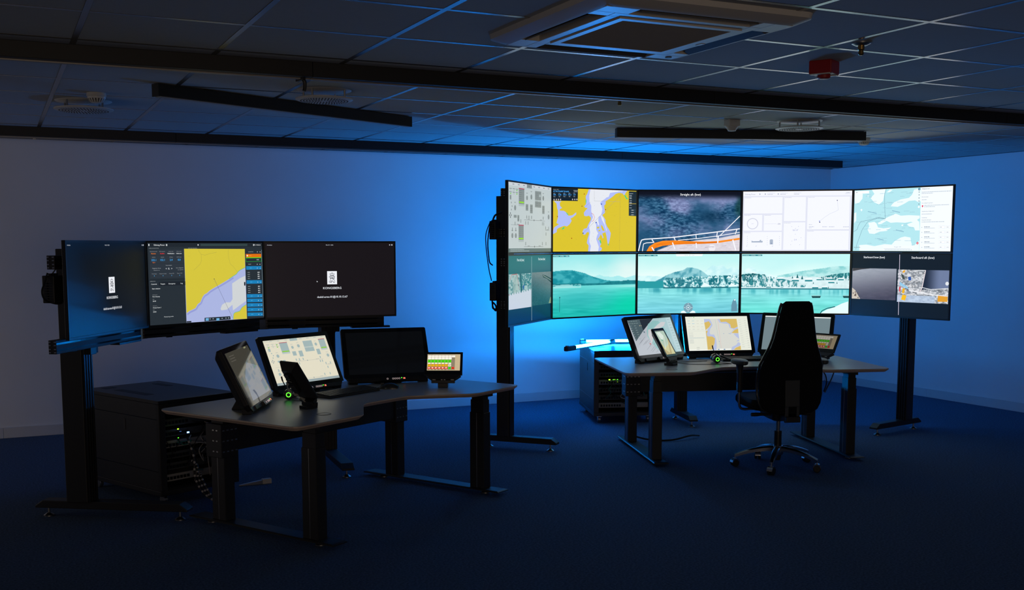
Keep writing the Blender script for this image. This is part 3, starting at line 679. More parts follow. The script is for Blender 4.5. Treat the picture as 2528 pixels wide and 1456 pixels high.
def pic_T4():
    S = Canvas(BW, BH, ((1168, 92), (2314, 72), (2298, 720), (1160, 722)), 8); P = S.px
    S.rect(0, 0, 1, 1, (214, 217, 230), 0); S.rect(0, 0, 1, 0.075, (228, 230, 240), 1)
    S.text('Eidsvaag Pioner', 0.018, 0.045, 0.020, (150, 156, 172), 'l', bold=0.012)
    for u in (0.155, 0.205, 0.325): S.disc(u, 0.045, 0.010, (150, 156, 175), 3)
    for u in (0.225, 0.345, 0.47): S.greek(u, 0.025, 0.07, 0.009, (196, 200, 212)); S.greek(u, 0.045, 0.05, 0.010, (170, 175, 188))
    S.greek(0.945, 0.025, 0.04, 0.010, (170, 175, 188)); S.greek(0.935, 0.045, 0.05, 0.008, (196, 200, 212))
    pan = [(0.008, 0.09, 0.37, 0.375), (0.008, 0.385, 0.185, 0.665), (0.195, 0.385, 0.37, 0.665), (0.008, 0.675, 0.37, 0.985), (0.38, 0.09, 0.585, 0.505), (0.38, 0.515, 0.585, 0.985), (0.595, 0.09, 0.985, 0.645), (0.595, 0.655, 0.985, 0.985)]
    for a in pan: S.rect(*a, (230, 232, 242), 1); S.greek(a[0]+0.008, a[1]+0.012, 0.06, 0.007, (176, 180, 196), 3); S.frame(*a, (196, 199, 216), 0.004, 2)
    S.circ(0.093, 0.54, 0.088, (196, 199, 212), 0.014); S.text('N/A', 0.093, 0.54, 0.014, (170, 175, 190))
    S.line([(0.205, 0.545), (0.315, 0.545)], (190, 194, 210), 0.003); S.text('-104', 0.335, 0.545, 0.022, (120, 126, 150), bold=0.012)
    S.poly(P((1258, 632), (1258, 612), (1275, 618), (1340, 616), (1346, 604), (1358, 604), (1360, 616), (1375, 614), (1372, 632)), (160, 172, 190), 3)
    S.poly(P((1448, 652), (1448, 604), (1458, 598), (1475, 598), (1482, 604), (1482, 652)), (160, 172, 190), 3); S.disc(*P((1465, 640))[0], 0.008, (110, 124, 160), 4)
    for x, y, a in ((1210, 670, '0.'), (1308, 670, '0°'), (1478, 670, '0°')): S.text(a, *P((x, y))[0], 0.018, (140, 146, 166))
    for x in (1215, 1422, 1550):
        for k in range(5): S.disc(*P((x, 568+22*k))[0], 0.004, (150, 156, 180), 3)
    S.text('161.4°', *P((1717, 498))[0], 0.028, (140, 150, 190)); S.text('2.4', *P((1716, 600))[0], 0.026, (140, 150, 190))
    for x, y in ((1717, 480), (1676, 460), (1748, 458), (1716, 542), (1680, 616), (1776, 580), (1668, 654), (1762, 654)): S.disc(*P((x, y))[0], 0.004, (120, 130, 170), 3)
    S.line(P((2156, 178), (2168, 280), (2135, 298), (2075, 324), (2020, 362), (1972, 402)), (176, 182, 196), 0.003); S.disc(*P((2156, 178))[0], 0.008, (30, 40, 90), 4); S.disc(*P((1972, 413))[0], 0.009, (30, 40, 90), 4); S.disc(*P((1968, 400))[0], 0.008, (120, 140, 220), 4)
    for x, w in ((1858, 0.05), (2000, 0.045), (2070, 0.05), (2220, 0.055)): S.greek(*P((x, 458))[0], w, 0.010, (172, 178, 196))
    S.greek(*P((1858, 472))[0], 0.025, 0.009, (180, 186, 200)); S.greek(*P((1858, 436))[0], 0.03, 0.008, (176, 180, 196))
    return S

def pic_T5():
    S = Canvas(BW, BH, ((105, 105), (1072, 65), (1047, 705), (85, 703)), 9); P = S.px
    S.rect(0, 0, 1, 1, (170, 218, 226), 0); LW = (226, 238, 242)
    lands = [[(105, 108), (150, 125), (185, 140), (182, 185), (150, 225), (108, 235), (100, 180)], [(275, 95), (410, 90), (395, 160), (385, 210), (345, 245), (295, 220), (262, 180), (300, 140)],
             [(460, 262), (490, 225), (560, 195), (640, 180), (670, 150), (690, 100), (755, 85), (755, 210), (735, 225), (700, 205), (640, 210), (590, 240), (530, 268)],
             [(335, 425), (385, 395), (430, 370), (510, 335), (560, 355), (640, 350), (745, 355), (745, 380), (720, 395), (735, 415), (690, 425), (660, 415), (600, 425), (520, 420), (460, 425), (420, 405), (370, 435), (340, 440)],
             [(240, 425), (300, 415), (320, 430), (335, 470), (390, 480), (465, 470), (420, 505), (350, 512), (300, 535), (250, 530), (232, 490), (250, 460)],
             [(620, 440), (660, 425), (740, 410), (745, 500), (700, 500), (690, 470), (640, 460)], [(150, 645), (220, 640), (300, 655), (400, 635), (470, 640), (500, 605), (560, 570), (600, 560), (655, 570), (660, 610), (672, 650), (700, 640), (740, 600), (740, 703), (150, 700)],
             [(100, 330), (120, 320), (120, 400), (98, 430)], [(160, 295), (175, 285), (182, 298), (172, 312)], [(420, 125), (450, 100), (480, 100), (450, 125)], [(565, 445), (585, 440), (582, 455), (568, 458)], [(225, 160), (245, 152), (240, 170)]]
    for l in lands: S.poly(P(*l), LW, 1)
    for l in ([(415, 95), (400, 150), (402, 260), (408, 385), (355, 372), (310, 380), (240, 398), (165, 412), (140, 455), (130, 490), (95, 512)], [(408, 385), (330, 380), (235, 412), (180, 490), (150, 570), (125, 640), (115, 690)]): S.line(P(*l), (96, 130, 150), 0.005, 3)
    for x, y, w in ((235, 312, 0.09), (475, 305, 0.08), (512, 495, 0.08), (328, 580, 0.065)): S.line([P((x, y))[0], P((x+w*970, y+w*230))[0]], (130, 175, 196), 0.012, 3)
    for k in range(60): S.greek(0.02+0.6*S.rnd.random(), 0.05+0.85*S.rnd.random(), 0.03+0.04*S.rnd.random(), 0.008, (150, 190, 204), 3)
    S.poly(P((110, 112), (248, 108), (248, 134), (110, 138)), (236, 243, 246), 4); S.greek(*P((118, 122))[0], 0.02, 0.010, (120, 140, 150), 5)
    S.poly(P((758, 78), (1072, 65), (1047, 705), (742, 704)), (232, 238, 244), 4)
    S.text('Bølgevarsel', *P((772, 92))[0], 0.020, (96, 110, 124), 'l', bold=0.012)
    for y, w in ((122, 0.29), (135, 0.11), (197, 0.05), (252, 0.24), (266, 0.11), (338, 0.10), (415, 0.22)): S.greek(*P((765 if y not in (252, 266) else 788, y))[0], w, 0.010, (168, 180, 192), 5)
    for y, a in ((173, 'Mine favoritter'), (232, 'Har utvalgt, fra og høyre'), (313, 'Oppdatering av bølgevarsel'), (375, 'Gradvisning'), (398, 'Datasettkombinasjon')): S.text(a, *P((765, y))[0], 0.014, (108, 122, 138), 'l', bold=0.012)
    S.disc(*P((773, 260))[0], 0.012, (214, 40, 80), 6); S.poly(P((766, 263), (780, 262), (773, 276)), (214, 40, 80), 6)
    for k in range(5):
        y = 468+49*k; S.disc(*P((766, y+3))[0], 0.007, (170, 182, 196), 5); S.greek(*P((790, y-6))[0], 0.055, 0.011, (120, 134, 148), 5); S.greek(*P((788, y+8))[0], 0.105, 0.008, (170, 182, 194), 5)
        for x, w in ((930, 60), (996, 44)): q = P((x, y-11), (x+w, y-11), (x+w, y+11), (x, y+11)); S.poly(q, (242, 246, 249), 5); S.line(q+[q[0]], (196, 206, 216), 0.003, 6); S.greek(q[0][0]+0.012, q[0][1]+0.014, 0.02, 0.009, (140, 154, 170), 7)
    S.disc(*P((741, 95))[0], 0.020, (20, 90, 120), 6); S.disc(*P((741, 95))[0], 0.009, (180, 220, 230), 7)
    for y in (124, 152, 182, 212, 242): S.disc(*P((740-(y-124)*0.02, y))[0], 0.009, (120, 140, 150), 6)
    S.disc(*P((737, 270))[0], 0.017, (236, 242, 245), 6); S.disc(*P((724, 625))[0], 0.019, (214, 30, 64), 6); S.disc(*P((724, 625))[0], 0.008, (250, 220, 226), 7)
    S.poly(P((385, 650), (690, 650), (688, 700), (383, 700)), (230, 238, 243), 4); S.text('Tirsdag kl. 12:00', *P((527, 662))[0], 0.014, (110, 124, 138)); S.line(P((392, 680), (655, 680)), (150, 160, 172), 0.003, 6)
    for k in range(18): S.rect(*P((405+15*k, 688))[0], *P((411+15*k, 694))[0], (120, 132, 146), 6)
    S.greek(*P((98, 664))[0], 0.07, 0.010, (130, 150, 160), 5)
    return S

def ridge(S, pts):
    q = S.px(*pts); a = np.array(q); i = np.argsort(a[:, 0]); return a[i, 0], a[i, 1]
def sea_grid(S, U, V, sky0, sky1, hz, sea0, sea1, seed=0.0):
    n = fbm(U*3+seed, V*4+seed); col = mixc(sky0, sky1, sm(0.0, hz, V+0.25*(n-0.5)))
    ns = fbm(U*6+seed, V*46+3, 3)
    sea = mixc(sea0, sea1, sm(hz, 1.0, V))+((ns-0.45)*46*sm(hz, hz+0.1, V))[..., None]
    return np.where((V > hz)[..., None], sea, col)
def trees(U, V, top, bot, dens, fx=60, fy=30, seed=0.0):
    n = 0.55*fbm(U*fx+seed, V*fy*0.6+seed, 3)+0.45*fbm(U*fx*2.4+seed, V*fy*1.6, 2); return (V > top)*(V < bot)*sm(dens, dens+0.08, n)
def bar(S):
    S.rect(0.005, 0.01, 0.19, 0.035, (30, 130, 140), 3); S.text('14 Mobile   0.0MB/s   1480p', 0.012, 0.022, 0.014, (216, 240, 240), 'l', layer=4, width=0.17)
def pic_B2():
    S = Canvas(BW, BH, ((636, 715), (1382, 720), (1378, 1250), (636, 1288)), 12)
    U, V = UVg(220, 124)
    c = sea_grid(S, U, V, (142, 218, 220), (206, 236, 232), 0.50, (104, 206, 204), (26, 172, 164), 2.0)
    pk = sm(0.35, 0.0, np.hypot(U-0.9, (V-0.25)*0.9)); c = np.where((V < 0.5)[..., None], mixc(c, (222, 232, 228), pk*0.7), c)
    g = sm(0.55, 0.0, np.hypot((U-0.95)*0.9, (V-0.85)*1.3)); c = np.where((V > 0.5)[..., None], mixc(c, (0, 200, 160), g*0.85), c)
    d = sm(0.5, 0.0, np.hypot((U-0.35)*0.8, (V-0.72)*2.0)); c = np.where((V > 0.5)[..., None], mixc(c, (36, 168, 170), d*0.6), c)
    u, v = ridge(S, [(636, 960), (900, 950), (1020, 915), (1060, 898), (1100, 915), (1180, 920), (1230, 908), (1290, 930), (1380, 905)]); far = V > np.interp(U, u, v); c = np.where((far & (V < 0.5))[..., None], mixc((150, 216, 220), (170, 226, 226), fbm(U*20, V*20)), c)
    u, v = ridge(S, [(636, 868), (690, 860), (760, 858), (820, 858), (880, 872), (930, 885), (985, 910), (1050, 930), (1110, 948), (1180, 956), (1382, 956)]); hill = (V > np.interp(U, u, v)) & (V < 0.475)
    c = np.where(hill[..., None], mixc((22, 132, 146), (62, 166, 176), sm(0.3, 0.6, fbm(U*12, V*14))), c)
    sh = (V > np.interp(U, [0, 0.2, 0.6, 0.68, 0.8, 0.9, 1], [0.455, 0.46, 0.47, 0.44, 0.445, 0.43, 0.435])) & (V < 0.502); c = np.where(sh[..., None], mixc((10, 96, 108), (36, 140, 148), fbm(U*60, V*30)), c)
    sn = sm(0.35, 0.5, fbm(U*14, V*30+7))*(U < 0.33)*(V > 0.475)*(V < 0.53); c = mixc(c, (160, 216, 216), sn*0.8)
    w = sm(0.0, 0.4, U-0.55)*np.exp(-((V-0.53)/0.02)**2); c = mixc(c, (180, 232, 228), np.clip(w, 0, 1)*0.6)
    S.grid(c); bar(S)
    S.line(S.px((702, 1100), (700, 1235)), (30, 92, 100), 0.008, 3); S.disc(*S.px((702, 1104))[0], 0.012, (30, 92, 100), 4)
    return S
def pic_B3():
    S = Canvas(BW, BH, ((62, 755), (1136, 752), (1130, 1378), (60, 1385)), 13)
    U, V = UVg(250, 140)
    c = sea_grid(S, U, V, (178, 230, 228), (226, 240, 236), 0.56, (128, 212, 214), (112, 196, 210), 5.0)
    for pts, a, b, f in (([(62, 985), (200, 985), (260, 990), (700, 1000), (780, 930), (850, 870), (900, 885), (960, 870), (1010, 915), (1060, 890), (1136, 920)], (182, 226, 230), (204, 236, 236), 20),
                         ([(250, 1040), (310, 1010), (360, 980), (450, 945), (540, 925), (580, 898), (640, 898), (700, 912), (750, 940), (800, 980), (860, 1010), (900, 1040)], (60, 140, 158), (140, 196, 204), 16)):
        u, v = ridge(S, pts); k = (V > np.interp(U, u, v, 1, 1)) & (V < 0.56); c = np.where(k[..., None], mixc(a, b, sm(0.3, 0.62, fbm(U*f, V*f*0.6+U*6))), c)
    u, v = ridge(S, [(62, 1035), (200, 1045), (330, 1035), (420, 1010), (560, 1000), (700, 985), (800, 1000), (850, 985), (1000, 985), (1136, 970)])
    land = (V > np.interp(U, u, v)) & (V < 0.575); t = sm(0.36, 0.60, 0.6*fbm(U*80, V*60, 3)+0.4*fbm(U*18, V*14, 3)); c = np.where(land[..., None], mixc((206, 234, 236), (26, 120, 132), t), c)
    left = land & (U < 0.25); c = np.where(left[..., None], (40, 146, 154), c)
    k = trees(U, V, 0.40, 0.56, 0.36, 26, 18, 3.0)*(U > 0.27)*(U < 0.62); c = mixc(c, (16, 96, 112), k*0.75)
    k = trees(U, V, 0.36, 0.52, 0.38, 30, 18, 8.0)*(U > 0.70)*(U < 0.92); c = mixc(c, (14, 98, 112), k*0.9)
    rf = sm(0.3, 0.6, fbm(U*30, V*3+2, 2))*np.exp(-((V-0.60)/0.06)**2)*(V > 0.572); c = mixc(c, (40, 140, 156), rf*0.8)
    c = np.where(((V > 0.56) & (V < 0.578) & (U > 0.25))[..., None], np.array((30, 104, 118)), c)
    S.grid(c); bar(S)
    for x, y, s in ((785, 1085, 55), (1070, 1085, 50), (820, 1000, 22), (890, 1000, 20), (1030, 1000, 30), (1080, 1020, 26)):
        S.poly(S.px((x-s, y+s*0.35), (x-s*0.3, y-s*0.5), (x+s, y+s*0.2), (x+s, y+s*0.45)), (220, 240, 242), 2); S.poly(S.px((x-s, y+s*0.35), (x+s, y+s*0.25), (x+s, y+s*0.5), (x-s, y+s*0.5)), (110, 180, 186), 3)
    S.poly(S.px((460, 752), (748, 752), (740, 775), (468, 778)), (226, 240, 238), 3); S.text('14:55:26   332.1° (low)', *S.px((604, 765))[0], 0.014, (120, 170, 176), layer=4)
    u, v = S.px((597, 1323))[0]; S.disc(u, v, 0.082, (112, 150, 166), 4, 28); S.circ(u, v, 0.036, (205, 225, 230), 0.008, 5); S.disc(u, v, 0.012, (225, 236, 240), 6)
    for dx, dy in ((0, -0.062), (0, 0.062), (-0.036, 0), (0.036, 0)): S.disc(u+dx, v+dy, 0.010, (235, 242, 244), 6, 3)
    S.poly(S.px((518, 1380), (525, 1362), (550, 1355), (570, 1368), (580, 1382)), (228, 238, 244), 3); S.poly(S.px((612, 1382), (622, 1368), (645, 1355), (668, 1362), (675, 1380)), (228, 238, 244), 3)
    S.poly(S.px((1055, 1366), (1056, 1300), (1068, 1255), (1088, 1230), (1105, 1255), (1116, 1300), (1117, 1364)), (96, 142, 162), 4); S.disc(*S.px((1090, 1243))[0], 0.012, (236, 242, 245), 6)
    return S
def pic_B4():
    S = Canvas(BW, BH, ((1158, 752), (2298, 752), (2280, 1392), (1150, 1378)), 14)
    U, V = UVg(270, 150)
    c = sea_grid(S, U, V, (180, 230, 230), (222, 240, 236), 0.585, (128, 210, 214), (104, 214, 206), 7.0)
    for pts, a, b, f in (([(1150, 980), (1200, 920), (1260, 880), (1300, 920), (1380, 940), (1440, 970), (1520, 990), (2290, 1000)], (190, 230, 232), (214, 240, 240), 18),
                         ([(1530, 985), (1640, 965), (1760, 940), (1900, 920), (2020, 905), (2100, 890), (2180, 882), (2290, 886)], (126, 196, 198), (176, 222, 222), 14)):
        u, v = ridge(S, pts); k = (V > np.interp(U, u, v, 1, 1)) & (V < 0.5); c = np.where(k[..., None], mixc(a, b, sm(0.3, 0.62, fbm(U*f, V*f))), c)
    u, v = ridge(S, [(1150, 985), (1260, 970), (1400, 985), (1520, 1005), (1640, 1000), (1740, 985), (1820, 995), (1950, 1000), (2080, 985), (2180, 1000), (2290, 985)])
    land = (V > np.interp(U, u, v)) & (V < 0.59); snow = np.array((218, 240, 243)) - (fbm(U*30, V*30)*30)[..., None]; c = np.where(land[..., None], snow, c)
    k = trees(U, V, np.interp(U, [0, 0.1, 0.2, 0.35, 0.6], [0.36, 0.33, 0.36, 0.40, 0.52]), 0.56, 0.40, 50, 20, 1.0)*(U < 0.60); c = mixc(c, (20, 112, 122), k*0.85)
    k = trees(U, V, 0.30, 0.47, 0.37, 45, 20, 4.0)*(V > np.interp(U, u, v)-0.02)*(U < 0.22); c = mixc(c, (8, 90, 100), k)
    k = trees(U, V, np.interp(U, [0.72, 0.85, 1], [0.40, 0.34, 0.31]), 0.44, 0.34, 60, 30, 6.0)*(U > 0.72); c = mixc(c, (10, 100, 108), k*0.9)
    c = np.where(((V > 0.58) & (V < 0.598))[..., None], np.array((30, 112, 126)), c)
    rf = sm(0.3, 0.62, fbm(U*50, V*3+2, 2))*np.exp(-((V-0.63)/0.06)**2)*(V > 0.597); c = mixc(c, (52, 158, 168), rf*0.7)
    S.grid(c); bar(S)
    for x, y, s in ((1560, 1018, 40), (1720, 1030, 42), (1860, 1030, 44), (1970, 1022, 30), (2080, 1018, 36), (2200, 1022, 34), (1440, 1102, 28), (1220, 1098, 20), (1258, 1098, 18), (1580, 1104, 16), (2100, 1052, 36), (1930, 1108, 36), (2030, 1110, 34)):
        S.poly(S.px((x-s, y), (x-s*0.7, y-s*0.35), (x+s*0.7, y-s*0.4), (x+s, y)), (232, 245, 247), 2); S.poly(S.px((x-s*0.9, y), (x+s*0.9, y), (x+s*0.9, y+s*0.4), (x-s*0.9, y+s*0.4)), (40, 130, 140), 2)
    for x, y, s in ((1742, 985, 26), (1792, 1000, 24), (1690, 1000, 16), (1250, 975, 22), (1330, 985, 20), (2160, 1060, 12), (1910, 1060, 12), (2070, 1110, 12)): S.poly(S.px((x-s*0.5, y+s), (x, y-s*0.8), (x+s*0.5, y+s)), (10, 98, 106), 3)
    for x in (1890, 2220): S.poly(S.px((x, 1202), (x+100, 1202), (x+92, 1225), (x+10, 1225)), (14, 70, 76), 3); S.line(S.px((x+5, 1200), (x+95, 1200)), (150, 200, 200), 0.010, 4)
    S.poly(S.px((1985, 1392), (2050, 1350), (2130, 1325), (2210, 1285), (2280, 1262), (2282, 1392)), (216, 240, 240), 2)
    S.line(S.px((1985, 1390), (2005, 1360), (2060, 1335), (2140, 1318)), (16, 80, 90), 0.014, 3)
    return S
def pic_B1():
    S = Canvas(BW, BH, ((120, 85), (905, 80), (895, 1285), (125, 1400)), 15); P = S.px
    U, V = UVg(60, 40); S.grid(mixc((0, 94, 98), (0, 32, 64), sm(0.0, 0.9, V+0.25*(U-0.5)))*1.0)
    U, V = UVg(120, 110); n = fbm(U*14, V*16, 4)
    c = mixc((70, 120, 124), (150, 176, 176), sm(0.3, 0.6, n)); c = np.where((np.abs(U-0.52-0.1*V) < 0.04)[..., None], np.array((10, 80, 90)), c)
    c = np.where(((U > 0.55) & (V < 0.35) & (vnoise(U*40, V*40) > 0.5))[..., None], np.array((40, 110, 116)), c)
    c = np.where(((U > 0.20) & (U < 0.42))[..., None], mixc(c, (156, 172, 166), np.full_like(U, 0.6)), c)
    c = np.where(((V > 0.58-0.10*U+0.03*np.sin(U*60)))[..., None], np.array((186, 192, 204)), c)
    S.grid(c, 0.0, 0.265, 0.515, 0.775, 2)
    for a in ([(0.03, 0.36), (0.075, 0.275), (0.19, 0.265)], [(0.19, 0.265), (0.24, 0.50)], [(0.0, 0.55), (0.03, 0.565)]): S.line(a, (170, 60, 60), 0.008, 4)
    S.poly([(0.31, 0.46), (0.36, 0.42), (0.34, 0.52)], (20, 80, 140), 4)
    U, V = UVg(110, 110); n = fbm(U*30, V*50, 3); c = mixc((104, 116, 116), (28, 72, 84), sm(0.1, 1.0, V*0.9+0.35*(1-U)+0.25*(n-0.5)))+((n-0.45)*40)[..., None]
    S.grid(c, 0.53, 0.26, 1.0, 0.765, 2)
    S.poly([(0.78, 0.30), (0.86, 0.315), (1.0, 0.37), (1.0, 0.44), (0.90, 0.375), (0.80, 0.345)], (40, 62, 62), 4); S.line([(0.80, 0.315), (0.88, 0.35), (1.0, 0.40)], (150, 160, 150), 0.008, 5)
    S.poly([(0.985, 0.66), (0.998, 0.67), (0.998, 0.76), (0.94, 0.76)], (120, 140, 110), 4)
    S.line([(0.52, 0.02), (0.525, 0.985)], (176, 204, 206), 0.007, 6)
    S.text('Port aft (low)', 0.27, 0.062, 0.040, (200, 222, 222), width=0.155, bold=0.012); S.text('Port bow (low)', 0.765, 0.058, 0.040, (206, 224, 222), width=0.165, bold=0.012)
    return S
def pic_B5():
    S = Canvas(BW, BH, ((80, 735), (1055, 735), (1030, 1390), (65, 1330)), 16); P = S.px
    S.rect(0, 0, 1, 1, (14, 24, 36), 0)
    U, V = UVg(120, 80); n = fbm(U*10, V*22, 4); c = mixc((150, 156, 168), (70, 68, 84), sm(0.0, 1.0, V*0.85+0.2*U+0.25*(n-0.5)))+((n-0.45)*36)[..., None]
    S.grid(c, 0.005, 0.235, 0.475, 0.745, 2)
    S.poly([(0.006, 0.235), (0.20, 0.235), (0.10, 0.255), (0.008, 0.285)], (60, 58, 62), 3); S.poly([(0.006, 0.56), (0.04, 0.60), (0.08, 0.70), (0.10, 0.745), (0.006, 0.745)], (196, 186, 172), 3)
    for k in range(8): S.disc(0.02+0.07*S.rnd.random(), 0.62+0.11*S.rnd.random(), 0.012, (90, 74, 66), 4, 6)
    U, V = UVg(150, 110); n = fbm(U*24, V*22, 4); m = vnoise(U*34, V*30)
    c = mixc((132, 138, 146), (206, 208, 212), sm(0.32, 0.62, n)); c = np.where((m > 0.70)[..., None], c*0.75, c)
    w = (U-0.52 > 0.10*(V-0.0)-0.10+0.0) & (V < 0.60-0.16*(U-0.5)) & (U > 0.54-0.10*V); wc = mixc((28, 36, 54), (104, 118, 150), sm(0.5, 0.85, U)); c = np.where(w[..., None], wc, c)
    c = np.where(((V > 0.78) & (U < 0.75))[..., None], mixc((196, 212, 230), (140, 156, 180), n), c)
    S.grid(c, 0.49, 0.245, 0.995, 0.765, 2)
    for a, col in (([(575, 905), (600, 890), (598, 915), (580, 925)], (226, 160, 30)), ([(560, 1190), (575, 1140), (615, 1150), (600, 1200)], (236, 180, 20)), ([(575, 1080), (600, 1080), (590, 1130), (570, 1125)], (226, 170, 20)), ([(930, 1150), (1028, 1160), (1025, 1215), (925, 1212)], (214, 150, 40)), ([(628, 965), (655, 958), (662, 995), (635, 1002)], (40, 80, 160)), ([(545, 1010), (620, 1060), (640, 1090), (548, 1045)], (140, 190, 220)), ([(542, 1065), (556, 1060), (552, 1110), (540, 1110)], (210, 40, 50)), ([(560, 930), (585, 945), (600, 985), (575, 985)], (60, 70, 70))): S.poly(P(*a), col, 4)
    S.line(P((805, 895), (770, 1070), (745, 1120)), (222, 210, 214), 0.014, 4); S.line(P((770, 1070), (860, 1090), (1030, 1080)), (200, 204, 210), 0.012, 4); S.line(P((640, 1100), (860, 1140), (1028, 1160)), (224, 226, 230), 0.016, 4)
    S.disc(*P((1022, 1030))[0], 0.03, (214, 218, 222), 4)
    S.line(P((546, 738), (535, 1345)), (206, 196, 214), 0.009, 6)
    S.text('Starboard bow (low)', 0.235, 0.050, 0.036, (226, 230, 236), width=0.225, bold=0.012); S.text('Starboard aft (low)', 0.735, 0.050, 0.036, (226, 230, 236), width=0.225, bold=0.012)
    return S

DW, DH = 0.52, 0.2925
def pic_2B():
    S = Canvas(DW, DH, ((287, 200), (1675, 183), (1783, 943), (385, 968)), 21); P = S.px
    S.rect(0, 0, 1, 1, (228, 230, 216), 0)
    mp = P((710, 250), (1442, 245), (1545, 940), (800, 958)); S.poly(mp, (212, 213, 205), 1)
    YL, LV = (212, 182, 100), (180, 190, 222)
    for a in ([(710, 252), (835, 252), (880, 320), (905, 390), (850, 480), (840, 560), (860, 600), (940, 600), (985, 700), (1000, 850), (990, 950), (900, 952), (950, 800), (940, 690), (880, 640), (790, 640), (770, 580), (800, 470), (860, 400), (850, 340), (720, 335)], [(1015, 250), (1065, 250), (1090, 320), (1150, 320), (1220, 310), (1300, 370), (1310, 440), (1400, 465), (1470, 420), (1475, 480), (1400, 490), (1330, 545), (1330, 580), (1300, 570), (1380, 480), (1290, 450), (1260, 360), (1150, 350), (1060, 330)],
              [(1370, 575), (1485, 570), (1505, 700), (1430, 640)], [(1445, 740), (1500, 715), (1505, 735), (1455, 755)], [(1535, 800), (1520, 850), (1420, 890), (1380, 945), (1330, 945), (1340, 880), (1440, 830), (1480, 770)]): S.poly(P(*a), LV, 2)
    for a in ([(718, 335), (820, 300), (870, 370), (830, 430), (750, 500)], [(755, 520), (800, 515), (775, 580), (790, 640), (900, 645), (960, 690), (950, 800), (890, 940), (800, 958)], [(1060, 250), (1442, 245), (1470, 420), (1390, 460), (1320, 450), (1300, 370), (1210, 312), (1090, 320)], [(1480, 465), (1485, 568), (1330, 565), (1400, 495)], [(1535, 850), (1545, 942), (1380, 945), (1430, 895)]): S.poly(P(*a), YL, 3)
    S.line(P((715, 720), (715, 955)), YL, 0.001, 3)
    S.line(P((960, 260), (1080, 900)), (140, 180, 160), 0.004, 4); S.line(P((1018, 250), (1105, 910)), (226, 150, 150), 0.004, 4)
    for x, y in ((1155, 580), (1275, 575), (1300, 585), (1055, 755)): S.disc(*P((x, y))[0], 0.010, (130, 160, 200), 4)
    S.greek(*P((360, 215))[0], 0.06, 0.012, (190, 194, 184), 3); S.disc(*P((482, 216))[0], 0.012, (70, 190, 60), 4)
    for y, c in ((290, (120, 190, 210)), (350, (120, 180, 220)), (420, (190, 180, 170)), (480, (180, 190, 190))):
        for k in range(4): S.greek(*P((340+k*98+(y-290)*0.1, y))[0], 0.04, 0.012, c if k < 2 else (200, 200, 190), 3)
    S.line(P((360, 525), (730, 520)), (180, 190, 190), 0.004, 3); S.line(P((385, 680), (725, 675)), (150, 180, 190), 0.010, 3)
    for y in (565, 610, 640, 712, 738, 765, 790): S.greek(*P((372+(y-565)*0.1, y))[0], 0.07, 0.012, (176, 184, 184), 3)
    for y in (890, 925): S.greek(*P((550, y))[0], 0.05, 0.012, (150, 156, 156), 3)
    S.poly(P((380, 945), (855, 940), (855, 955), (382, 965)), (242, 242, 236), 3)
    for k in range(13): y = 270+50*k; S.line(P((1470+k*8, y+30), (1690+k*7, y+28)), (196, 210, 204), 0.004, 3); S.greek(*P((1480+k*8, y))[0], 0.04, 0.010, (180, 186, 184), 3); S.greek(*P((1610+k*8, y+10))[0], 0.03, 0.010, (170, 176, 174), 3)
    S.poly(P((1010, 918), (1320, 915), (1325, 940), (1012, 945)), (236, 238, 232), 5); S.poly(P((1025, 926), (1060, 925), (1062, 942), (1027, 943)), (60, 110, 160), 6); S.poly(P((1155, 924), (1190, 923), (1192, 940), (1157, 941)), (60, 110, 160), 6)
    return S
def pic_2A():
    S = Canvas(DW, DH, ((1255, 250), (2145, 192), (2388, 905), (1503, 995)), 22); P = S.px
    S.rect(0, 0, 1, 1, (176, 182, 190), 0)  # pale ground and light tones paint a reflection lying over the dark page
    S.poly(P((1255, 250), (1510, 235), (1590, 470), (1440, 690)), (74, 92, 98), 1); S.poly(P((1510, 235), (1790, 215), (1590, 470)), (36, 44, 54), 1)
    for k in range(9):
        y = 275+46*k; x = 1275+k*17
        for q in range(4 if k in (0, 1) else 2): S.greek(*P((x+q*(50 if k < 2 else 90), y-q*4))[0], 0.04, 0.014, (140, 160, 160), 3)
    for x in (1515, 1545): S.disc(*P((x, 365))[0], 0.012, (210, 190, 150), 3)
    S.poly(P((1790, 215), (2145, 192), (2388, 905), (1990, 940), (1880, 860), (1660, 470)), (160, 190, 194), 1)
    S.poly(P((1660, 470), (1690, 330), (1790, 260), (1900, 270), (2010, 380), (2080, 500), (2060, 620), (1960, 700), (1880, 860), (1780, 740), (1680, 600)), (140, 184, 184), 2)
    S.poly(P((1690, 450), (1800, 430), (1880, 350), (1960, 290), (2050, 290), (2010, 380), (1930, 420), (1860, 470), (1790, 490), (1830, 560), (1790, 640), (1770, 760), (1690, 560)), (196, 194, 196), 3)
    S.poly(P((2050, 205), (2145, 192), (2388, 905), (2290, 915)), (176, 200, 204), 2)
    for k in range(12): S.greek(*P((2080+k*21, 240+55*k))[0], 0.06, 0.014, (134, 160, 164), 5)
    for k in range(16): x = 1500+k*28; y = 760+S.rnd.uniform(-120, 150)+k*2; S.line(P((x, y), (x+70, y-95)), (104, 108, 116), 0.005, 3)
    S.disc(*P((1735, 748))[0], 0.022, (190, 60, 60), 5); S.disc(*P((1608, 500))[0], 0.026, (90, 110, 120), 5)
    return S
def pic_2C():
    S = Canvas(DW, DH, seed=23); S.rect(0, 0, 1, 1, (112, 130, 136), 0); S.rect(0, 0, 1, 0.032, (226, 230, 228), 1)
    S.rect(0.42, 0.18, 0.745, 0.36, (206, 212, 212), 2); S.rect(0.44, 0.2, 0.73, 0.23, (170, 178, 180), 3); return S
def pic_1C():
    S = Canvas(DW, DH, seed=24); S.rect(0, 0, 1, 1, (6, 7, 9), 0); return S
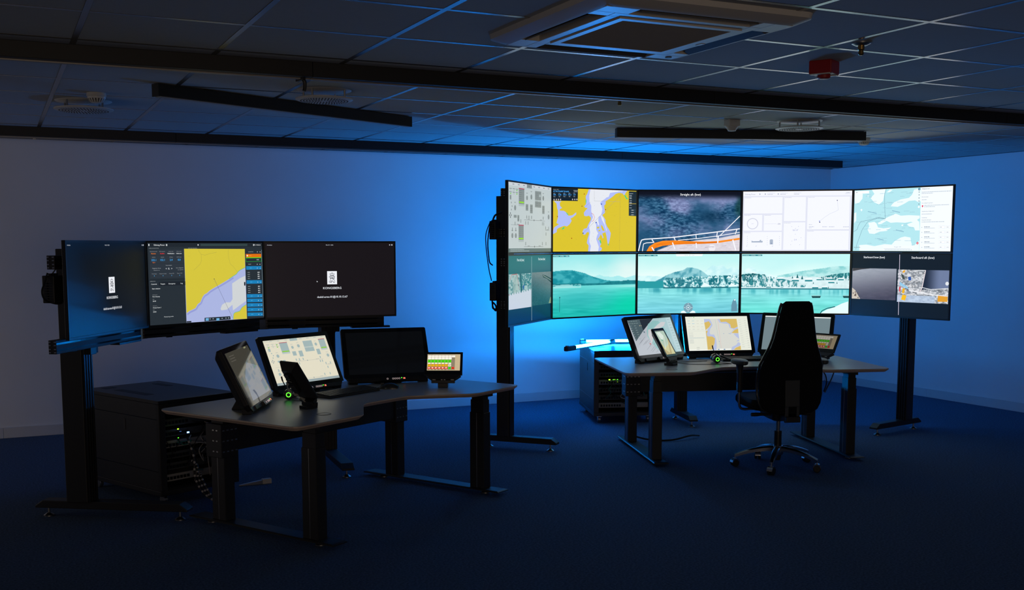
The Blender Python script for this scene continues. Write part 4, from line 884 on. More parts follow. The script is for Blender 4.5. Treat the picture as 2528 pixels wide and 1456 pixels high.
def pic_1A():
    S = Canvas(DW, DH, seed=25); S.rect(0, 0, 1, 1, (40, 38, 34), 0)  # reflections painted into the picture: tan and blue-grey shapes, mirrored lettering
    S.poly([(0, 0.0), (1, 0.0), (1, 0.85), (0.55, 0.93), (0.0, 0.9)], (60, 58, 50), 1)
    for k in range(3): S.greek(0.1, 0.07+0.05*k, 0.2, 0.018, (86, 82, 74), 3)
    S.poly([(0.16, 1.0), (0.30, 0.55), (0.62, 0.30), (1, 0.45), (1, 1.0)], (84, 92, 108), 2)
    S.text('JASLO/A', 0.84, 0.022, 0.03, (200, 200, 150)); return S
SW, SH = 0.212, 0.116
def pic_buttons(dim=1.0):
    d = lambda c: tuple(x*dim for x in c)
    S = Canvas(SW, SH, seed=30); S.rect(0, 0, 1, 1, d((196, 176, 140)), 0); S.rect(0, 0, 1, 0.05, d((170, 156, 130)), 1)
    S.rect(0.015, 0.05, 0.84, 0.96, d((140, 126, 104)), 1)
    S.text('CCTV CAMERA', 0.02, 0.03, 0.03, d((60, 56, 50)), 'l', 3)
    for k in range(8):
        u = 0.022+k*0.1035
        S.rect(u, 0.07, u+0.096, 0.195, d((250, 242, 228)), 2); S.greek(u+0.02, 0.12, 0.055, 0.02, d((200, 186, 166)), 3)
        if k < 7:
            S.rect(u, 0.205, u+0.096, 0.325, d((250, 242, 228)), 2); S.rect(u, 0.35, u+0.085, 0.51, d((76, 226, 20)), 2); S.poly([(u+0.05, 0.40), (u+0.065, 0.43), (u+0.05, 0.46)], d((10, 60, 10)), 3); S.rect(u+0.02, 0.415, u+0.05, 0.445, d((20, 90, 10)), 3)
            S.rect(u, 0.53, u+0.085, 0.595, d((250, 240, 220)), 2)
            S.rect(u, 0.62, u+0.085, 0.755, d((244, 184, 10) if k < 6 else (236, 224, 200)), 2)
            if k < 5: S.circ(u+0.042, 0.69, 0.036, d((120, 80, 0)), 0.014, 3, 14, 40, 320)
            else: S.rect(u+0.025, 0.68, u+0.06, 0.705, d((70, 50, 30)), 3)
        S.rect(u, 0.785, u+0.08, 0.915, d((232, 58, 30) if k != 6 else (60, 214, 40)), 2)
        if k < 6: S.disc(u+0.032, 0.835, 0.028, d((250, 236, 226)), 3, 10); S.disc(u+0.048, 0.835, 0.028, d((250, 236, 226)), 3, 10); S.poly([(u+0.018, 0.845), (u+0.062, 0.845), (u+0.04, 0.888)], d((250, 236, 226)), 3)
        elif k == 6: S.poly([(u+0.028, 0.82), (u+0.06, 0.85), (u+0.028, 0.88)], d((10, 50, 10)), 3)
        else: S.line([(u+0.03, 0.82), (u+0.04, 0.86), (u+0.055, 0.88)], d((90, 10, 10)), 0.03, 3)
        if k < 6: S.rect(u+0.058, 0.935, u+0.08, 0.955, d((250, 240, 220)), 3); S.rect(u, 0.935, u+0.05, 0.955, d((110, 98, 80)), 2)
    return S
def pic_phone():
    S = Canvas(SH, SW, seed=31); S.rect(0, 0, 1, 1, (196, 190, 138), 0); S.rect(0, 0, 1, 0.05, (60, 66, 66), 1)
    S.poly([(0, 0.05), (1, 0.05), (1, 0.52), (0.2, 0.75), (0, 0.45)], (176, 196, 178), 2)
    S.poly([(0.0, 0.75), (0.45, 0.95), (1, 0.35), (1, 0.5), (0.6, 1), (0, 1)], (176, 158, 106), 3)
    S.poly([(0.1, 0.1), (0.5, 0.08), (0.7, 0.25), (0.45, 0.42), (0.25, 0.38)], (214, 226, 214), 3); S.disc(0.3, 0.42, 0.03, (60, 160, 130), 4)
    S.line([(0.7, 0.3), (0.15, 0.8)], (226, 230, 220), 0.02, 4); return S

# ------------------------------------------------------------------ large displays and their stands
K = 0.97
PW, PH = 0.941, 0.543
def edges(pts, th0, deltas):
    x, y = pts; out = [(x, y)]; th = th0; ths = []
    for d in deltas+[0]:
        ths.append(th); x += PW*math.cos(R(th)); y += PW*math.sin(R(th)); out.append((x, y)); th -= d
    return out, ths
VE, VT = edges((3.544*K, 7.471*K), 42.14, [31.66, 28.02, 17.79, 43.42])
LE, LT = edges((0.368*K, 6.499*K), 57.12, [29.41, 32.31])
VZ, LZ = 0.969, 1.0653
def big_display(pt, th, z, label, pic, group, scr=None):
    t = thing('wall_display', label, 'display', (pt[0]+PW/2*math.cos(R(th)), pt[1]+PW/2*math.sin(R(th)), z), th, group)
    w = PW/2-0.0008
    MB().loft([[(x*w, 0.002, PH/2+z*(PH/2-0.0008)) for x, z in ((-1,-1),(1,-1),(1,1),(-1,1))], [(x*w, 0.020, PH/2+z*(PH/2-0.0008)) for x, z in ((-1,-1),(1,-1),(1,1),(-1,1))], [(x*(w-0.04), 0.024, PH/2+z*(PH/2-0.035)) for x, z in ((-1,-1),(1,-1),(1,1),(-1,1))], [(x*(w-0.07), 0.045, PH/2+z*(PH/2-0.06)) for x, z in ((-1,-1),(1,-1),(1,1),(-1,1))]]).build('housing', PLASTIC, t, bevel=0.002)
    m = MB(); b = 0.0105; bz = 0.013; y0, y1 = -0.003, 0.004
    m.box(-w, -w+b, y0, y1, 0.0008, PH-0.0008); m.box(w-b, w, y0, y1, 0.0008, PH-0.0008); m.box(-w+b, w-b, y0, y1, 0.0008, bz); m.box(-w+b, w-b, y0, y1, PH-bz, PH-0.0008)
    m.build('bezel', MATTEB, t)
    MB().box(-0.25, 0.25, 0.045, 0.062, 0.10, PH-0.10).build('mount_plate', BLACK, t)
    S = pic(); S.build(t, scr or SCRW, Matrix.Translation((0, 0.0012, PH/2)))
    return t
names = ['leftmost', 'second', 'third', 'fourth', 'rightmost']
lt = ['upper leftmost video wall display showing a grey machinery diagram', 'upper video wall display with yellow and lavender sea chart', 'upper video wall display titled Straight aft with ship rail and orange hose', 'upper video wall display with nearly blank white dashboard', 'upper rightmost video wall display with pale teal map and sidebar']
lb = ['lower leftmost video wall display with two Port camera views', 'lower video wall display with green sea and left hill', 'lower video wall display with round mountain and navigation dial', 'lower video wall display with snowy village shore behind the chair', 'lower rightmost video wall display with two Starboard camera views']
for i in range(5):
    big_display(VE[i], VT[i], VZ+PH, lt[i], (pic_T1, pic_T2, pic_T3, pic_T4, pic_T5)[i], 'video wall displays')
    big_display(VE[i], VT[i], VZ, lb[i], (pic_B1, pic_B2, pic_B3, pic_B4, pic_B5)[i], 'video wall displays')
SCRL = screen_mat('display_left_station', 0.30, 1.0, 0.22)
for i, (l, p) in enumerate((('dark blue login display at the left end of the left station', pic_M1), ('centre display of the left station with yellow coast chart', pic_M2), ('black login display at the right end of the left station', pic_M3))):
    big_display(LE[i], LT[i], LZ, l, p, 'left station displays', SCRL)

def glide(m, x, y, top):
    m.lathe([(0, 0), (0.030, 0), (0.030, 0.006), (0.012, 0.018), (0.007, 0.02), (0.007, top), (0, top)], 16, (x, y, 0))
def foot(parent, M, front, back, w=0.085, z0=0.055, z1=0.10):
    m = MB(); m.M = M
    prof = [(-front, z0), (-front, z0+0.014), (-front+0.045, z1), (back-0.045, z1), (back, z0+0.014), (back, z0)]
    m.prism_axis(prof, -w/2, w/2, 'x'); f = m.build('foot', BLACK, parent, bevel=0.004)
    for y in (-front+0.06, back-0.06):
        g = MB(); g.M = M; glide(g, 0, y, z0+0.002); g.build('levelling_foot', STEEL, f, smooth=True)
def post(parent, M, sx, sy, z1, z0=0.095):
    m = MB(); m.M = M
    m.box(-sx/2, sx/2, -sy/2, sy/2, z0, z1); p = m.build('post', BLACK, parent, bevel=0.004)
    g = MB(); g.M = M                        # grooved profile on the operator side
    for k in range(4):
        x = -sx/2+0.008+k*(sx-0.016-0.014)/3
        g.box(x, x+0.014, -sy/2-0.012, -sy/2+0.001, z0+0.002, z1-0.002)
    g.build('profile_rail', BLACKM, p, bevel=0.001)
    # end profile cap
def rail(parent, M, x0, x1, y0, z0, h=0.075, d=0.045):
    m = MB(); m.M = M
    m.box(x0, x1, y0, y0+d, z0, z0+h); r = m.build('cross_rail', BLACK, parent, bevel=0.002)
    g = MB(); g.M = M
    for z in (z0+h*0.27, z0+h*0.73): g.box(x0+0.002, x1-0.002, y0-0.001, y0+0.003, z-0.005, z+0.005)
    g.build('rail_slot', GLASSB, r)
    e = MB(); e.M = M @ Matrix.Translation((x0-0.0005, y0+d/2, z0+h/2))
    for sy in (-1, 1):
        for dz in (-0.26, 0.26):
            e.box(-0.001, 0.0, sy*d*0.20, sy*d*0.46, dz*h-0.012, dz*h-0.006); e.box(-0.001, 0.0, sy*d*0.20, sy*d*0.46, dz*h+0.006, dz*h+0.012)
    e.build('rail_end', STEEL, r)
def local(th, x, y): return Matrix.Translation((x, y, 0)) @ Matrix.Rotation(R(th), 4, 'Z')

# left stand: two posts
st = thing('display_stand', 'black floor stand on two posts carrying the three left displays', 'display stand', (1.3, 7.3, 0))
inv = Matrix.Translation((-1.3, -7.3, 0))
def sM(p, th): return inv @ local(th, p[0], p[1])
th = LT[0]; d = (math.cos(R(th)), math.sin(R(th))); b = (-d[1], d[0])
p1 = (LE[0][0]+0.345*d[0]+0.160*b[0], LE[0][1]+0.345*d[1]+0.160*b[1])
M1m = sM(p1, th); post(st, M1m, 0.11, 0.13, 1.56); foot(st, M1m, 0.66, 0.27)
th = LT[2]; d = (math.cos(R(th)), math.sin(R(th))); b = (-d[1], d[0])
p2 = (LE[2][0]+0.46*d[0]+0.160*b[0], LE[2][1]+0.46*d[1]+0.160*b[1])
M2m = sM(p2, th); post(st, M2m, 0.10, 0.13, 1.56); foot(st, M2m, 0.66, 0.27)
for i in range(3):
    mx, my = LE[i]; Mi = sM((mx, my), LT[i])
    rail(st, Mi, (-0.05, 0.0, 0.02)[i], (0.93, 0.93, 0.86)[i], 0.046, 0.995)
    rail(st, Mi, (0.0, 0.0, 0.02)[i], (0.90, 0.90, 0.86)[i], 0.063, 1.45)
    for x in (0.22, 0.78):
        m = MB(); m.M = Mi; m.box(x-0.02, x+0.02, 0.090, 0.104, 0.985, 1.53); m.build('hanger', BLACK, st)
    m = MB(); m.M = Mi; m.box(0.62, 0.90, 0.03, 0.09, 0.985, 0.997); m.build('tie_plate', BLACKM, st)
for Mx, xx in ((M1m, 0.075), (M2m, 0.07)):
    m = MB(); m.M = Mx; m.box(-0.02, 0.045, -0.105, -0.06, 0.955, 0.997); m.build('clamp', BLACKM, st, bevel=0.002)
    m = MB(); m.M = Mx; m.box(0.05, 0.075, -0.10, -0.06, 0.96, 0.997); m.build('clamp_bracket', BLACK, st, bevel=0.002)
for i in (0, 1):
    m = MB(); m.M = sM(LE[i+1], (LT[i]+LT[i+1])/2); m.box(-0.05, 0.05, 0.052, 0.10, 0.992, 1.072); m.build('corner_joint', STEEL, st, bevel=0.002)

# video wall stand: three posts
vs = thing('display_stand', 'black floor stand on three posts carrying the ten display video wall', 'display stand', (5.2, 7.6, 0))
inv = Matrix.Translation((-5.2, -7.6, 0))
spots = ((0, 0.30, 0.105, 0.44, 0.19, 0.095), (2, 0.46, 0.105, 0.40, 0.20, 0.095), (4, 0.475, 0.105, 0.44, 0.20, 0.095))
VP = []
for i, al, off, fr_, bk, sx in spots:
    th = VT[i]; d = (math.cos(R(th)), math.sin(R(th))); b = (-d[1], d[0])
    p = (VE[i][0]+al*d[0]+(off+0.045)*b[0], VE[i][1]+al*d[1]+(off+0.045)*b[1]); VP.append(p)
    Mi = sM(p, th); post(vs, Mi, sx, 0.10, 1.95); foot(vs, Mi, fr_, bk, 0.075)
for i in range(5):
    Mi = sM(VE[i], VT[i])
    for z in (1.10, 1.42, 1.64, 1.94):
        rail(vs, Mi, 0.10 if i == 0 else 0.015, 0.80 if i == 4 else 0.925, 0.063, z, 0.06, 0.035)

def cable_thing(pts, r, label, m=CABLE, group=None):
    p = bez(pts, 6); o = Vector(p[0])
    ob = MB().tube([Vector(q)-o for q in p], r, 6).build('cable', m, smooth=True); ob.location = o
    return tag(ob, label, 'cable', group)
def mini_pc(M, z, label, w=0.10, d=0.05, h=0.135):
    t = thing('mini_computer', label, 'computer', tuple(M.translation[:2])+(z,), 0)
    t.rotation_euler = M.to_euler()
    MB().box(-w/2, w/2, -d/2, d/2, 0, h).build('case', BLACK, t, bevel=0.004)
    m = MB()
    for k in range(7): m.box(-w/2-0.0008, -w/2+0.0002, -d*0.3, d*0.3, 0.02+k*0.014, 0.027+k*0.014)
    m.build('vent_slots', GLASSB, t)
    m = MB()
    for k in range(3): m.box(-0.035+k*0.026, -0.02+k*0.026, -0.012, 0.006, h-0.0003, h+0.012)
    m.build('plugs', PLASTIC, t); return t
for z, l in ((1.62, 'upper small black computer behind the video wall left edge'), (1.165, 'lower small black computer behind the video wall left edge')):
    Mi = local(VT[0], *VE[0]) @ Matrix.Translation((0.055, 0.125, 0)); mini_pc(Mi, z, l)
q = lambda x, y, z: tuple((local(VT[0], *VE[0]) @ Vector((x+0.06, y-0.01, z))))
cable_thing([q(0.02, 0.09, 1.82), q(-0.03, 0.12, 1.80), q(-0.055, 0.13, 1.765)], 0.007, 'thick black cable dropping into the upper computer by the video wall')
cable_thing([q(-0.05, 0.14, 1.76), q(-0.09, 0.14, 1.72), q(-0.105, 0.15, 1.60), q(-0.09, 0.15, 1.50), q(-0.07, 0.15, 1.45), q(-0.04, 0.14, 1.43)], 0.005, 'black cable looping out below the upper video wall computer')
cable_thing([q(-0.055, 0.15, 1.755), q(-0.115, 0.16, 1.66), q(-0.11, 0.16, 1.55), q(-0.085, 0.15, 1.40), q(-0.06, 0.14, 1.315)], 0.004, 'thin black cable running between the two video wall computers')
cable_thing([q(-0.05, 0.14, 1.165), q(-0.06, 0.13, 1.12), q(-0.03, 0.12, 1.09), q(0.0, 0.13, 1.12), q(-0.03, 0.14, 1.15), q(-0.06, 0.13, 1.11), q(-0.02, 0.11, 1.10)], 0.006, 'coiled black cable bundle under the lower video wall computer')
Mi = local(LT[0], *LE[0]) @ Matrix.Translation((0.10, 0.135, 0)); mini_pc(Mi, 1.265, 'small black computer clipped behind the leftmost login display', 0.10, 0.07, 0.15)
q = lambda x, y, z: tuple((local(LT[0], *LE[0]) @ Vector((x+0.11, y-0.015, z))))
cable_thing([q(0.03, 0.10, 1.49), q(-0.01, 0.12, 1.46), q(-0.03, 0.14, 1.425)], 0.0035, 'thin black cable above the computer behind the leftmost display')
cable_thing([q(-0.06, 0.15, 1.43), q(-0.075, 0.16, 1.38), q(-0.09, 0.17, 1.33), q(-0.08, 0.16, 1.285), q(-0.03, 0.13, 1.262), q(0.02, 0.12, 1.262)], 0.005, 'black cable curling around the computer behind the leftmost display')

# ------------------------------------------------------------------ the two desks
O1, A1 = (2.135, 5.868), 29.7
O2, A2 = (4.999, 6.318), -17.7
DZ = 0.675
def W(O, A, x, y, z=0.0):
    c, s = math.cos(R(A)), math.sin(R(A)); return (O[0]+c*x-s*y, O[1]+s*x+c*y, z)
top_outline = [(-1.0, -0.12), (-0.50, -0.12), (-0.19, 0.165), (0.19, 0.165), (0.51, -0.12), (1.0, -0.12), (1.0, 0.96), (-1.0, 0.96)]
rads = [0.07, 0.05, 0.06, 0.06, 0.05, 0.07, 0.06, 0.06]
def desk(O, A, label):
    t = thing('height_adjustable_desk', label, 'desk', (O[0], O[1], 0), A, 'operator desks')
    ol = roundpoly(top_outline, rads, 5)
    tp = MB().prism(ol, DZ-0.003, DZ).build('tabletop', DESKT, t)
    c = Vector((0, 0.42)); n = len(ol)
    ins = []
    for i in range(n):
        a = Vector(ol[i-1]); b = Vector(ol[(i+1) % n]); tdir = (b-a).normalized(); ins.append(tuple(Vector(ol[i])+Vector((-tdir.y, tdir.x))*0.022))
    m = MB(); m.loft([[(x, y, DZ-0.003) for x, y in ol], [(x, y, DZ-0.008) for x, y in ol], [(x, y, DZ-0.026) for x, y in ins]], caps=True)
    m.build('tabletop_edge', DESKE, t)
    g = MB(); g.ring((-0.605, 0.072, DZ-0.001), 0.034, 0.040, 'z', 0.0025, 28); gr = g.build('cable_grommet', PLASTIC, t, smooth=False)
    MB().lathe([(0, 0), (0.0335, 0), (0.0335, 0.0006), (0, 0.0006)], 24, (-0.605, 0.072, DZ)).build('grommet_cap', DESKT, gr)
    for sx in (-1, 1):
        x = 0.74*sx
        m = MB(); m.loft([[(x-0.055, -0.16, 0.022), (x+0.055, -0.16, 0.022), (x+0.055, 0.98, 0.022), (x-0.055, 0.98, 0.022)], [(x-0.055, -0.16, 0.027), (x+0.055, -0.16, 0.027), (x+0.055, 0.98, 0.027), (x-0.055, 0.98, 0.027)], [(x-0.048, -0.145, 0.032), (x+0.048, -0.145, 0.032), (x+0.048, 0.965, 0.032), (x-0.048, 0.965, 0.032)]])
        f = m.build('foot_plate', BLACK, t)
        for y in (-0.02, 0.84):
            g = MB(); glide(g, x, y, 0.023); g.build('levelling_foot', STEEL, f, smooth=True)
        for y in (0.02, 0.74):
            l = MB().box(x-0.036, x+0.036, y-0.055, y+0.055, 0.031, 0.52).build('leg', BLACK, t, bevel=0.003)
            MB().box(x-0.032, x+0.032, y-0.050, y+0.050, 0.51, 0.60).build('leg_inner', BLACK, l, bevel=0.002)
            MB().box(x-0.028, x+0.028, y-0.045, y+0.045, 0.59, DZ-0.026).build('leg_top', BLACK, l, bevel=0.002)
            MB().box(x-0.0375, x-0.0355, y-0.002, y+0.002, 0.035, 0.518).build('leg_seam', STEEL, l)
        MB().box(x-0.03, x+0.03, -0.06, 0.90, DZ-0.05, DZ-0.0262).build('support_arm', BLACK, t)
        # clamp block with three rows of bolts at the rear leg
        cb = MB().box(x-0.06, x+0.06, 0.675, 0.805, 0.395, 0.585).build('beam_clamp', BLACK, t, bevel=0.003)
        m = MB()
        for z in (0.43, 0.49, 0.55):
            for k in range(4): m.cbox(x-0.045+k*0.03, 0.6745, z, 0.014, 0.004, 0.007)
            for yy in (0.69, 0.72): m.cbox(x-0.0605 if sx < 0 else x+0.0605, yy+0.02, z, 0.004, 0.014, 0.007)
        m.build('clamp_bolts', STEEL, cb)
    MB().box(-0.685, 0.685, 0.685, 0.735, 0.425, 0.57).build('cross_beam', BLACK, t, bevel=0.003)
    MB().box(-0.25, 0.25, 0.45, 0.60, DZ-0.075, DZ-0.0262).build('control_box', BLACK, t, bevel=0.004)
    return t
desk(O1, A1, 'grey topped height adjustable desk of the left station')
desk(O2, A2, 'grey topped height adjustable desk in front of the chair and video wall')

# ------------------------------------------------------------------ tilted desk displays
def desk_display(O, A, x, y, rel, pic, label, tilt=25.3, grp='tilted desk displays', lit=True):
    wx, wy, _ = W(O, A, x, y)
    t = thing('desk_display', label, 'display', (wx, wy, DZ+0.0005), A+rel, grp)
    Z0 = 0.063
    Mt = Matrix.Translation((0, 0, Z0)) @ Matrix.Rotation(R(-tilt), 4, 'X')
    hw, zb, zt = 0.292, -0.052, DH+0.030
    ch = 0.035
    sil = [(-hw+ch, zb), (hw-ch, zb), (hw, zb+ch*1.3), (hw-0.004, zt-0.008), (hw-0.012, zt), (-hw+0.012, zt), (-hw+0.004, zt-0.008), (-hw, zb+ch*1.3)]
    m = MB(); m.M = Mt
    def rg(f, yy): cx, cz = 0, (zb+zt)/2; return [(cx+(a-cx)*f, yy, cz+(c-cz)*f) for a, c in sil]
    m.loft([rg(1.0, 0.004), rg(1.0, 0.030), rg(0.86, 0.062), rg(0.84, 0.066)])
    m.build('housing', PLASTIC, t, bevel=0.003)
    m = MB(); m.M = Mt                                      # flush glass front, leaves the button bar free
    gs = [(-hw+0.004, -0.024), (hw-0.004, -0.024), (hw-0.006, zt-0.008), (hw-0.013, zt-0.002), (-hw+0.013, zt-0.002), (-hw+0.006, zt-0.008)]
    m.add([(a, 0.0015, c) for a, c in gs]+[(a, 0.005, c) for a, c in gs], [tuple(range(6)), tuple(range(11, 5, -1))]+[(i, (i+1) % 6, 6+(i+1) % 6, 6+i) for i in range(6)])
    m.build('front_glass', GLASSB, t)
    S = pic(); S.build(t, SCRG, Mt @ Matrix.Translation((0, 0.0008, DH/2)))
    m = MB(); m.M = Mt; m.box(-0.20, 0.20, -0.004, 0.010, -0.050, -0.028); m.build('button_bar', PLASTIC, t, bevel=0.002)
    m = MB(); m.M = Mt; m.prism_axis([(-0.022, -0.055), (-0.016, -0.030), (0.004, -0.028), (0.004, -0.055)], -0.055, 0.115, 'x'); bp = m.build('button_panel', PLASTIC, t, bevel=0.001)
    m = MB(); m.M = Mt @ Matrix.Translation((0, -0.0206, -0.043)) @ Matrix.Rotation(R(-13), 4, 'X')
    for k, xx in enumerate((-0.015, 0.022, 0.036, 0.050, 0.064)): m.ring((xx, -0.0012, 0), 0.0045, 0.006, 'y', 0.001, 12)
    m.build('button_rings', LEDW, bp)
    m = MB(); m.M = Mt @ Matrix.Translation((0, -0.0206, -0.043)) @ Matrix.Rotation(R(-13), 4, 'X'); m.cbox(0.080, -0.001, 0.004, 0.006, 0.001, 0.005); m.build('status_led', LEDG, bp)
    m = MB(); m.M = Mt @ Matrix.Translation((0, -0.0206, -0.043)) @ Matrix.Rotation(R(-13), 4, 'X'); m.cbox(0.097, -0.001, 0.0, 0.013, 0.001, 0.010); m.build('power_symbol', LEDR, bp)
    m = MB(); m.prism_axis([(0.0, 0.0), (0.14, 0.0), (0.14, 0.006), (0.10, 0.075), (0.07, 0.07), (0.02, 0.02)], -0.09, 0.09, 'x'); m.build('foot', PLASTIC, t, bevel=0.003)
    for sx in (-1, 1):
        m = MB(); m.M = Matrix.Translation((sx*0.235, 0.0, 0.0)); m.prism_axis([(-0.008, 0.0), (0.042, 0.0), (0.040, 0.028), (0.012, 0.034), (-0.012, 0.018)], -0.03, 0.03, 'x'); m.build('corner_support', PLASTIC, t, bevel=0.002)
    return t
desk_display(O1, A1, -0.633, 0.535, 35.4, pic_1A, 'left tilted screen of the left desk seen edge on, mostly painted reflections')
desk_display(O1, A1, -0.008, 0.778, -1.2, lambda: pic_1B(DW, DH), 'middle tilted screen of the left desk with a cream machinery diagram')
desk_display(O1, A1, 0.590, 0.656, -36.0, pic_1C, 'right tilted screen of the left desk, switched off and black')
desk_display(O2, A2, -0.539, 0.604, 35.1, pic_2A, 'left tilted screen of the right desk with a round radar map and a painted reflection')
desk_display(O2, A2, 0.0, 0.771, 0.6, pic_2B, 'middle tilted screen of the right desk with a pale sea chart')
desk_display(O2, A2, 0.5735, 0.673, -33.6, pic_2C, 'right tilted screen of the right desk, plain grey and partly behind the chair')

# ------------------------------------------------------------------ small touch panels
def small_panel(O, A, x, y, rel, pic, label, portrait, tilt, zs, scr=SCRG, extras=False):
    wx, wy, _ = W(O, A, x, y)
    t = thing('touch_panel', label, 'touch panel', (wx, wy, DZ+0.0005), A+rel, 'small touch panels')
    w, h = (SH, SW) if portrait else (SW, SH)
    Mt = Matrix.Translation((0, 0, zs)) @ Matrix.Rotation(R(-tilt), 4, 'X')
    bx, bt, bb = 0.016, 0.016, 0.030
    if portrait: bx, bt, bb = 0.016, 0.016, 0.020
    x0, x1, z0, z1 = -w/2-bx, w/2+bx, -bb, h+bt
    m = MB(); m.M = Mt
    def rg(i, yy, drop=0): return [(x0+i, yy, z0+i), (x1-i, yy, z0+i), (x1-i, yy, z1-i), (x0+i, yy, z1-i)]
    m.loft([rg(0, 0.003), rg(0, 0.014), rg(0.004, 0.018), rg(0.030, 0.046), rg(0.032, 0.050)]); m.build('housing', PLASTIC, t, bevel=0.0015)
    m = MB(); m.M = Mt; m.box(x0+0.002, x1-0.002, 0.0012, 0.004, z0+0.002, z1-0.002); m.build('front_glass', GLASSB, t)
    S = pic(); S.build(t, scr, Mt @ Matrix.Translation((0, 0.0006, h/2)))
    # trapezoid chin, hinge and foot
    m = MB(); m.M = Mt
    c = min(0.075, w*0.42)
    m.loft([[(x0+0.01, 0.004, z0), (x1-0.01, 0.004, z0), (x1-0.01, 0.04, z0), (x0+0.01, 0.04, z0)], [(-c, 0.008, z0-0.028), (c, 0.008, z0-0.028), (c, 0.036, z0-0.028), (-c, 0.036, z0-0.028)]]); m.build('chin', PLASTIC, t, bevel=0.001)
    zc = zs-(bb+0.028)*math.cos(R(tilt)); yc = -(bb+0.028)*math.sin(R(tilt))+0.02
    mb = MB().box(-c, c, yc-0.018, yc+0.020, zc-0.030, zc-0.010).build('hinge_block', PLASTIC, t, bevel=0.002)
    m = MB()
    for xx in (-c*0.78, -0.009, 0.009, c*0.78): m.cbox(xx, yc, zc-0.005, 0.010 if abs(xx) < 0.02 else 0.02, 0.02, 0.014)
    m.build('hinge_posts', STEEL, mb)
    MB().box(-0.032, 0.032, yc-0.03, yc+0.05, 0.0, zc-0.028).build('foot', PLASTIC, t, bevel=0.002)
    if extras:
        m = MB(); m.M = Mt; m.box(-0.020, 0.020, 0.048, 0.066, 0.05, h-0.03); cb = m.build('connector_block', PLASTIC, t, bevel=0.002)
        g = MB(); g.M = Mt
        for k in range(5): g.box(-0.022, 0.022, 0.0655, 0.067, 0.07+k*0.018, 0.078+k*0.018)
        g.build('terminal_strips', GLASSB, cb)
        f = MB(); f.M = Mt; pts = bez([(0.026, 0.055, h*0.62), (0.036, 0.075, h*0.45), (0.030, 0.070, h*0.25), (0.024, 0.050, 0.02), (0.018, 0.03, -0.04)], 6); f.tube(pts, [0.006+0.004*math.sin(k*0.9) for k in range(len(pts))], 8); f.build('cable_sleeve', FILM, t, smooth=True)
        for dz, mm in ((0.0, CABLEW), (0.012, CABLET)):
            f = MB(); f.M = Mt; f.tube(bez([(-0.015, 0.066, h*0.72+dz), (-0.03, 0.085, h*0.75+dz), (-0.06, 0.09, h*0.74+dz*2)], 5), 0.0012, 5); f.build('loose_wire', mm, t)
    return t
small_panel(O1, A1, 0.645, 0.240, -56.7, pic_buttons, 'small touch panel with coloured buttons on the left desk', False, 31.6, 0.105)
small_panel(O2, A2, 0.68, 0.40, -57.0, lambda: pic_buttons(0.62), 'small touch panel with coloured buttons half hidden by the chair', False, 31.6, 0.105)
small_panel(O1, A1, -0.50, 0.29, 84, pic_phone, 'narrow upright touch panel on the left desk seen from behind', True, 34, 0.085, extras=True)
small_panel(O2, A2, -0.535, 0.335, 40, pic_phone, 'narrow upright touch panel with pale map on the right desk', True, 34, 0.085)

# ------------------------------------------------------------------ keyboards, mouse, headsets
def keyboard(O, A, x, y, rel, label):
    wx, wy, _ = W(O, A, x, y); t = thing('keyboard', label, 'keyboard', (wx, wy, DZ+0.0005), A+rel, 'black keyboards')
    m = MB(); m.prism_axis([(-0.068, 0.0), (0.068, 0.0), (0.068, 0.020), (-0.068, 0.010)], -0.222, 0.222, 'x'); m.build('case', PLASTIC, t, bevel=0.003)
    km = None
    k = MB()
    for r in range(6):
        for c in range(21):
            if c in (14, 18 - 0) and False: continue
            xx = -0.207+c*0.0207; yy = -0.055+r*0.0215; z = 0.0105+(yy+0.068)/0.136*0.010
            if c == 14 or c == 18: xx += 0.002
            k.cbox(xx, yy, z+0.003, 0.0175, 0.0180, 0.006)
    o = k.build('keys', KEY, t); o['kind'] = 'stuff'
    return t
keyboard(O1, A1, 0.055, 0.520, 0, 'black keyboard below the cream screen on the left desk')
keyboard(O2, A2, 0.16, 0.60, 0, 'black keyboard below the chart screen on the right desk')
wx, wy, _ = W(O1, A1, 0.385, 0.475)
t = thing('computer_mouse', 'black computer mouse on the left desk', 'mouse', (wx, wy, DZ+0.0005), A1+32)
rings = []
for k in range(9):
    f = k/8; y = -0.062+0.124*f; hh = 0.004+0.034*math.sin(math.pi*min(1, 0.08+f*0.92))**0.6; ww = 0.034*(0.55+0.45*math.sin(math.pi*(0.1+0.8*f)))
    rings.append([(ww*math.cos(a), y, hh*max(0, math.sin(a))**0.75) for a in [math.pi*q/10 for q in range(11)]])
MB().loft(rings).build('shell', LEATHER, t, smooth=True)
MB().cbox(0, 0.042, 0.030, 0.007, 0.02, 0.012).build('scroll_wheel', KEY, t, bevel=0.002)
MB().tube(bez([(0, 0.062, 0.006), (-0.01, 0.075, 0.003), (-0.035, 0.085, 0.003), (-0.055, 0.088, 0.003)], 6), 0.002, 6).build('cord', CABLE, t, smooth=True)

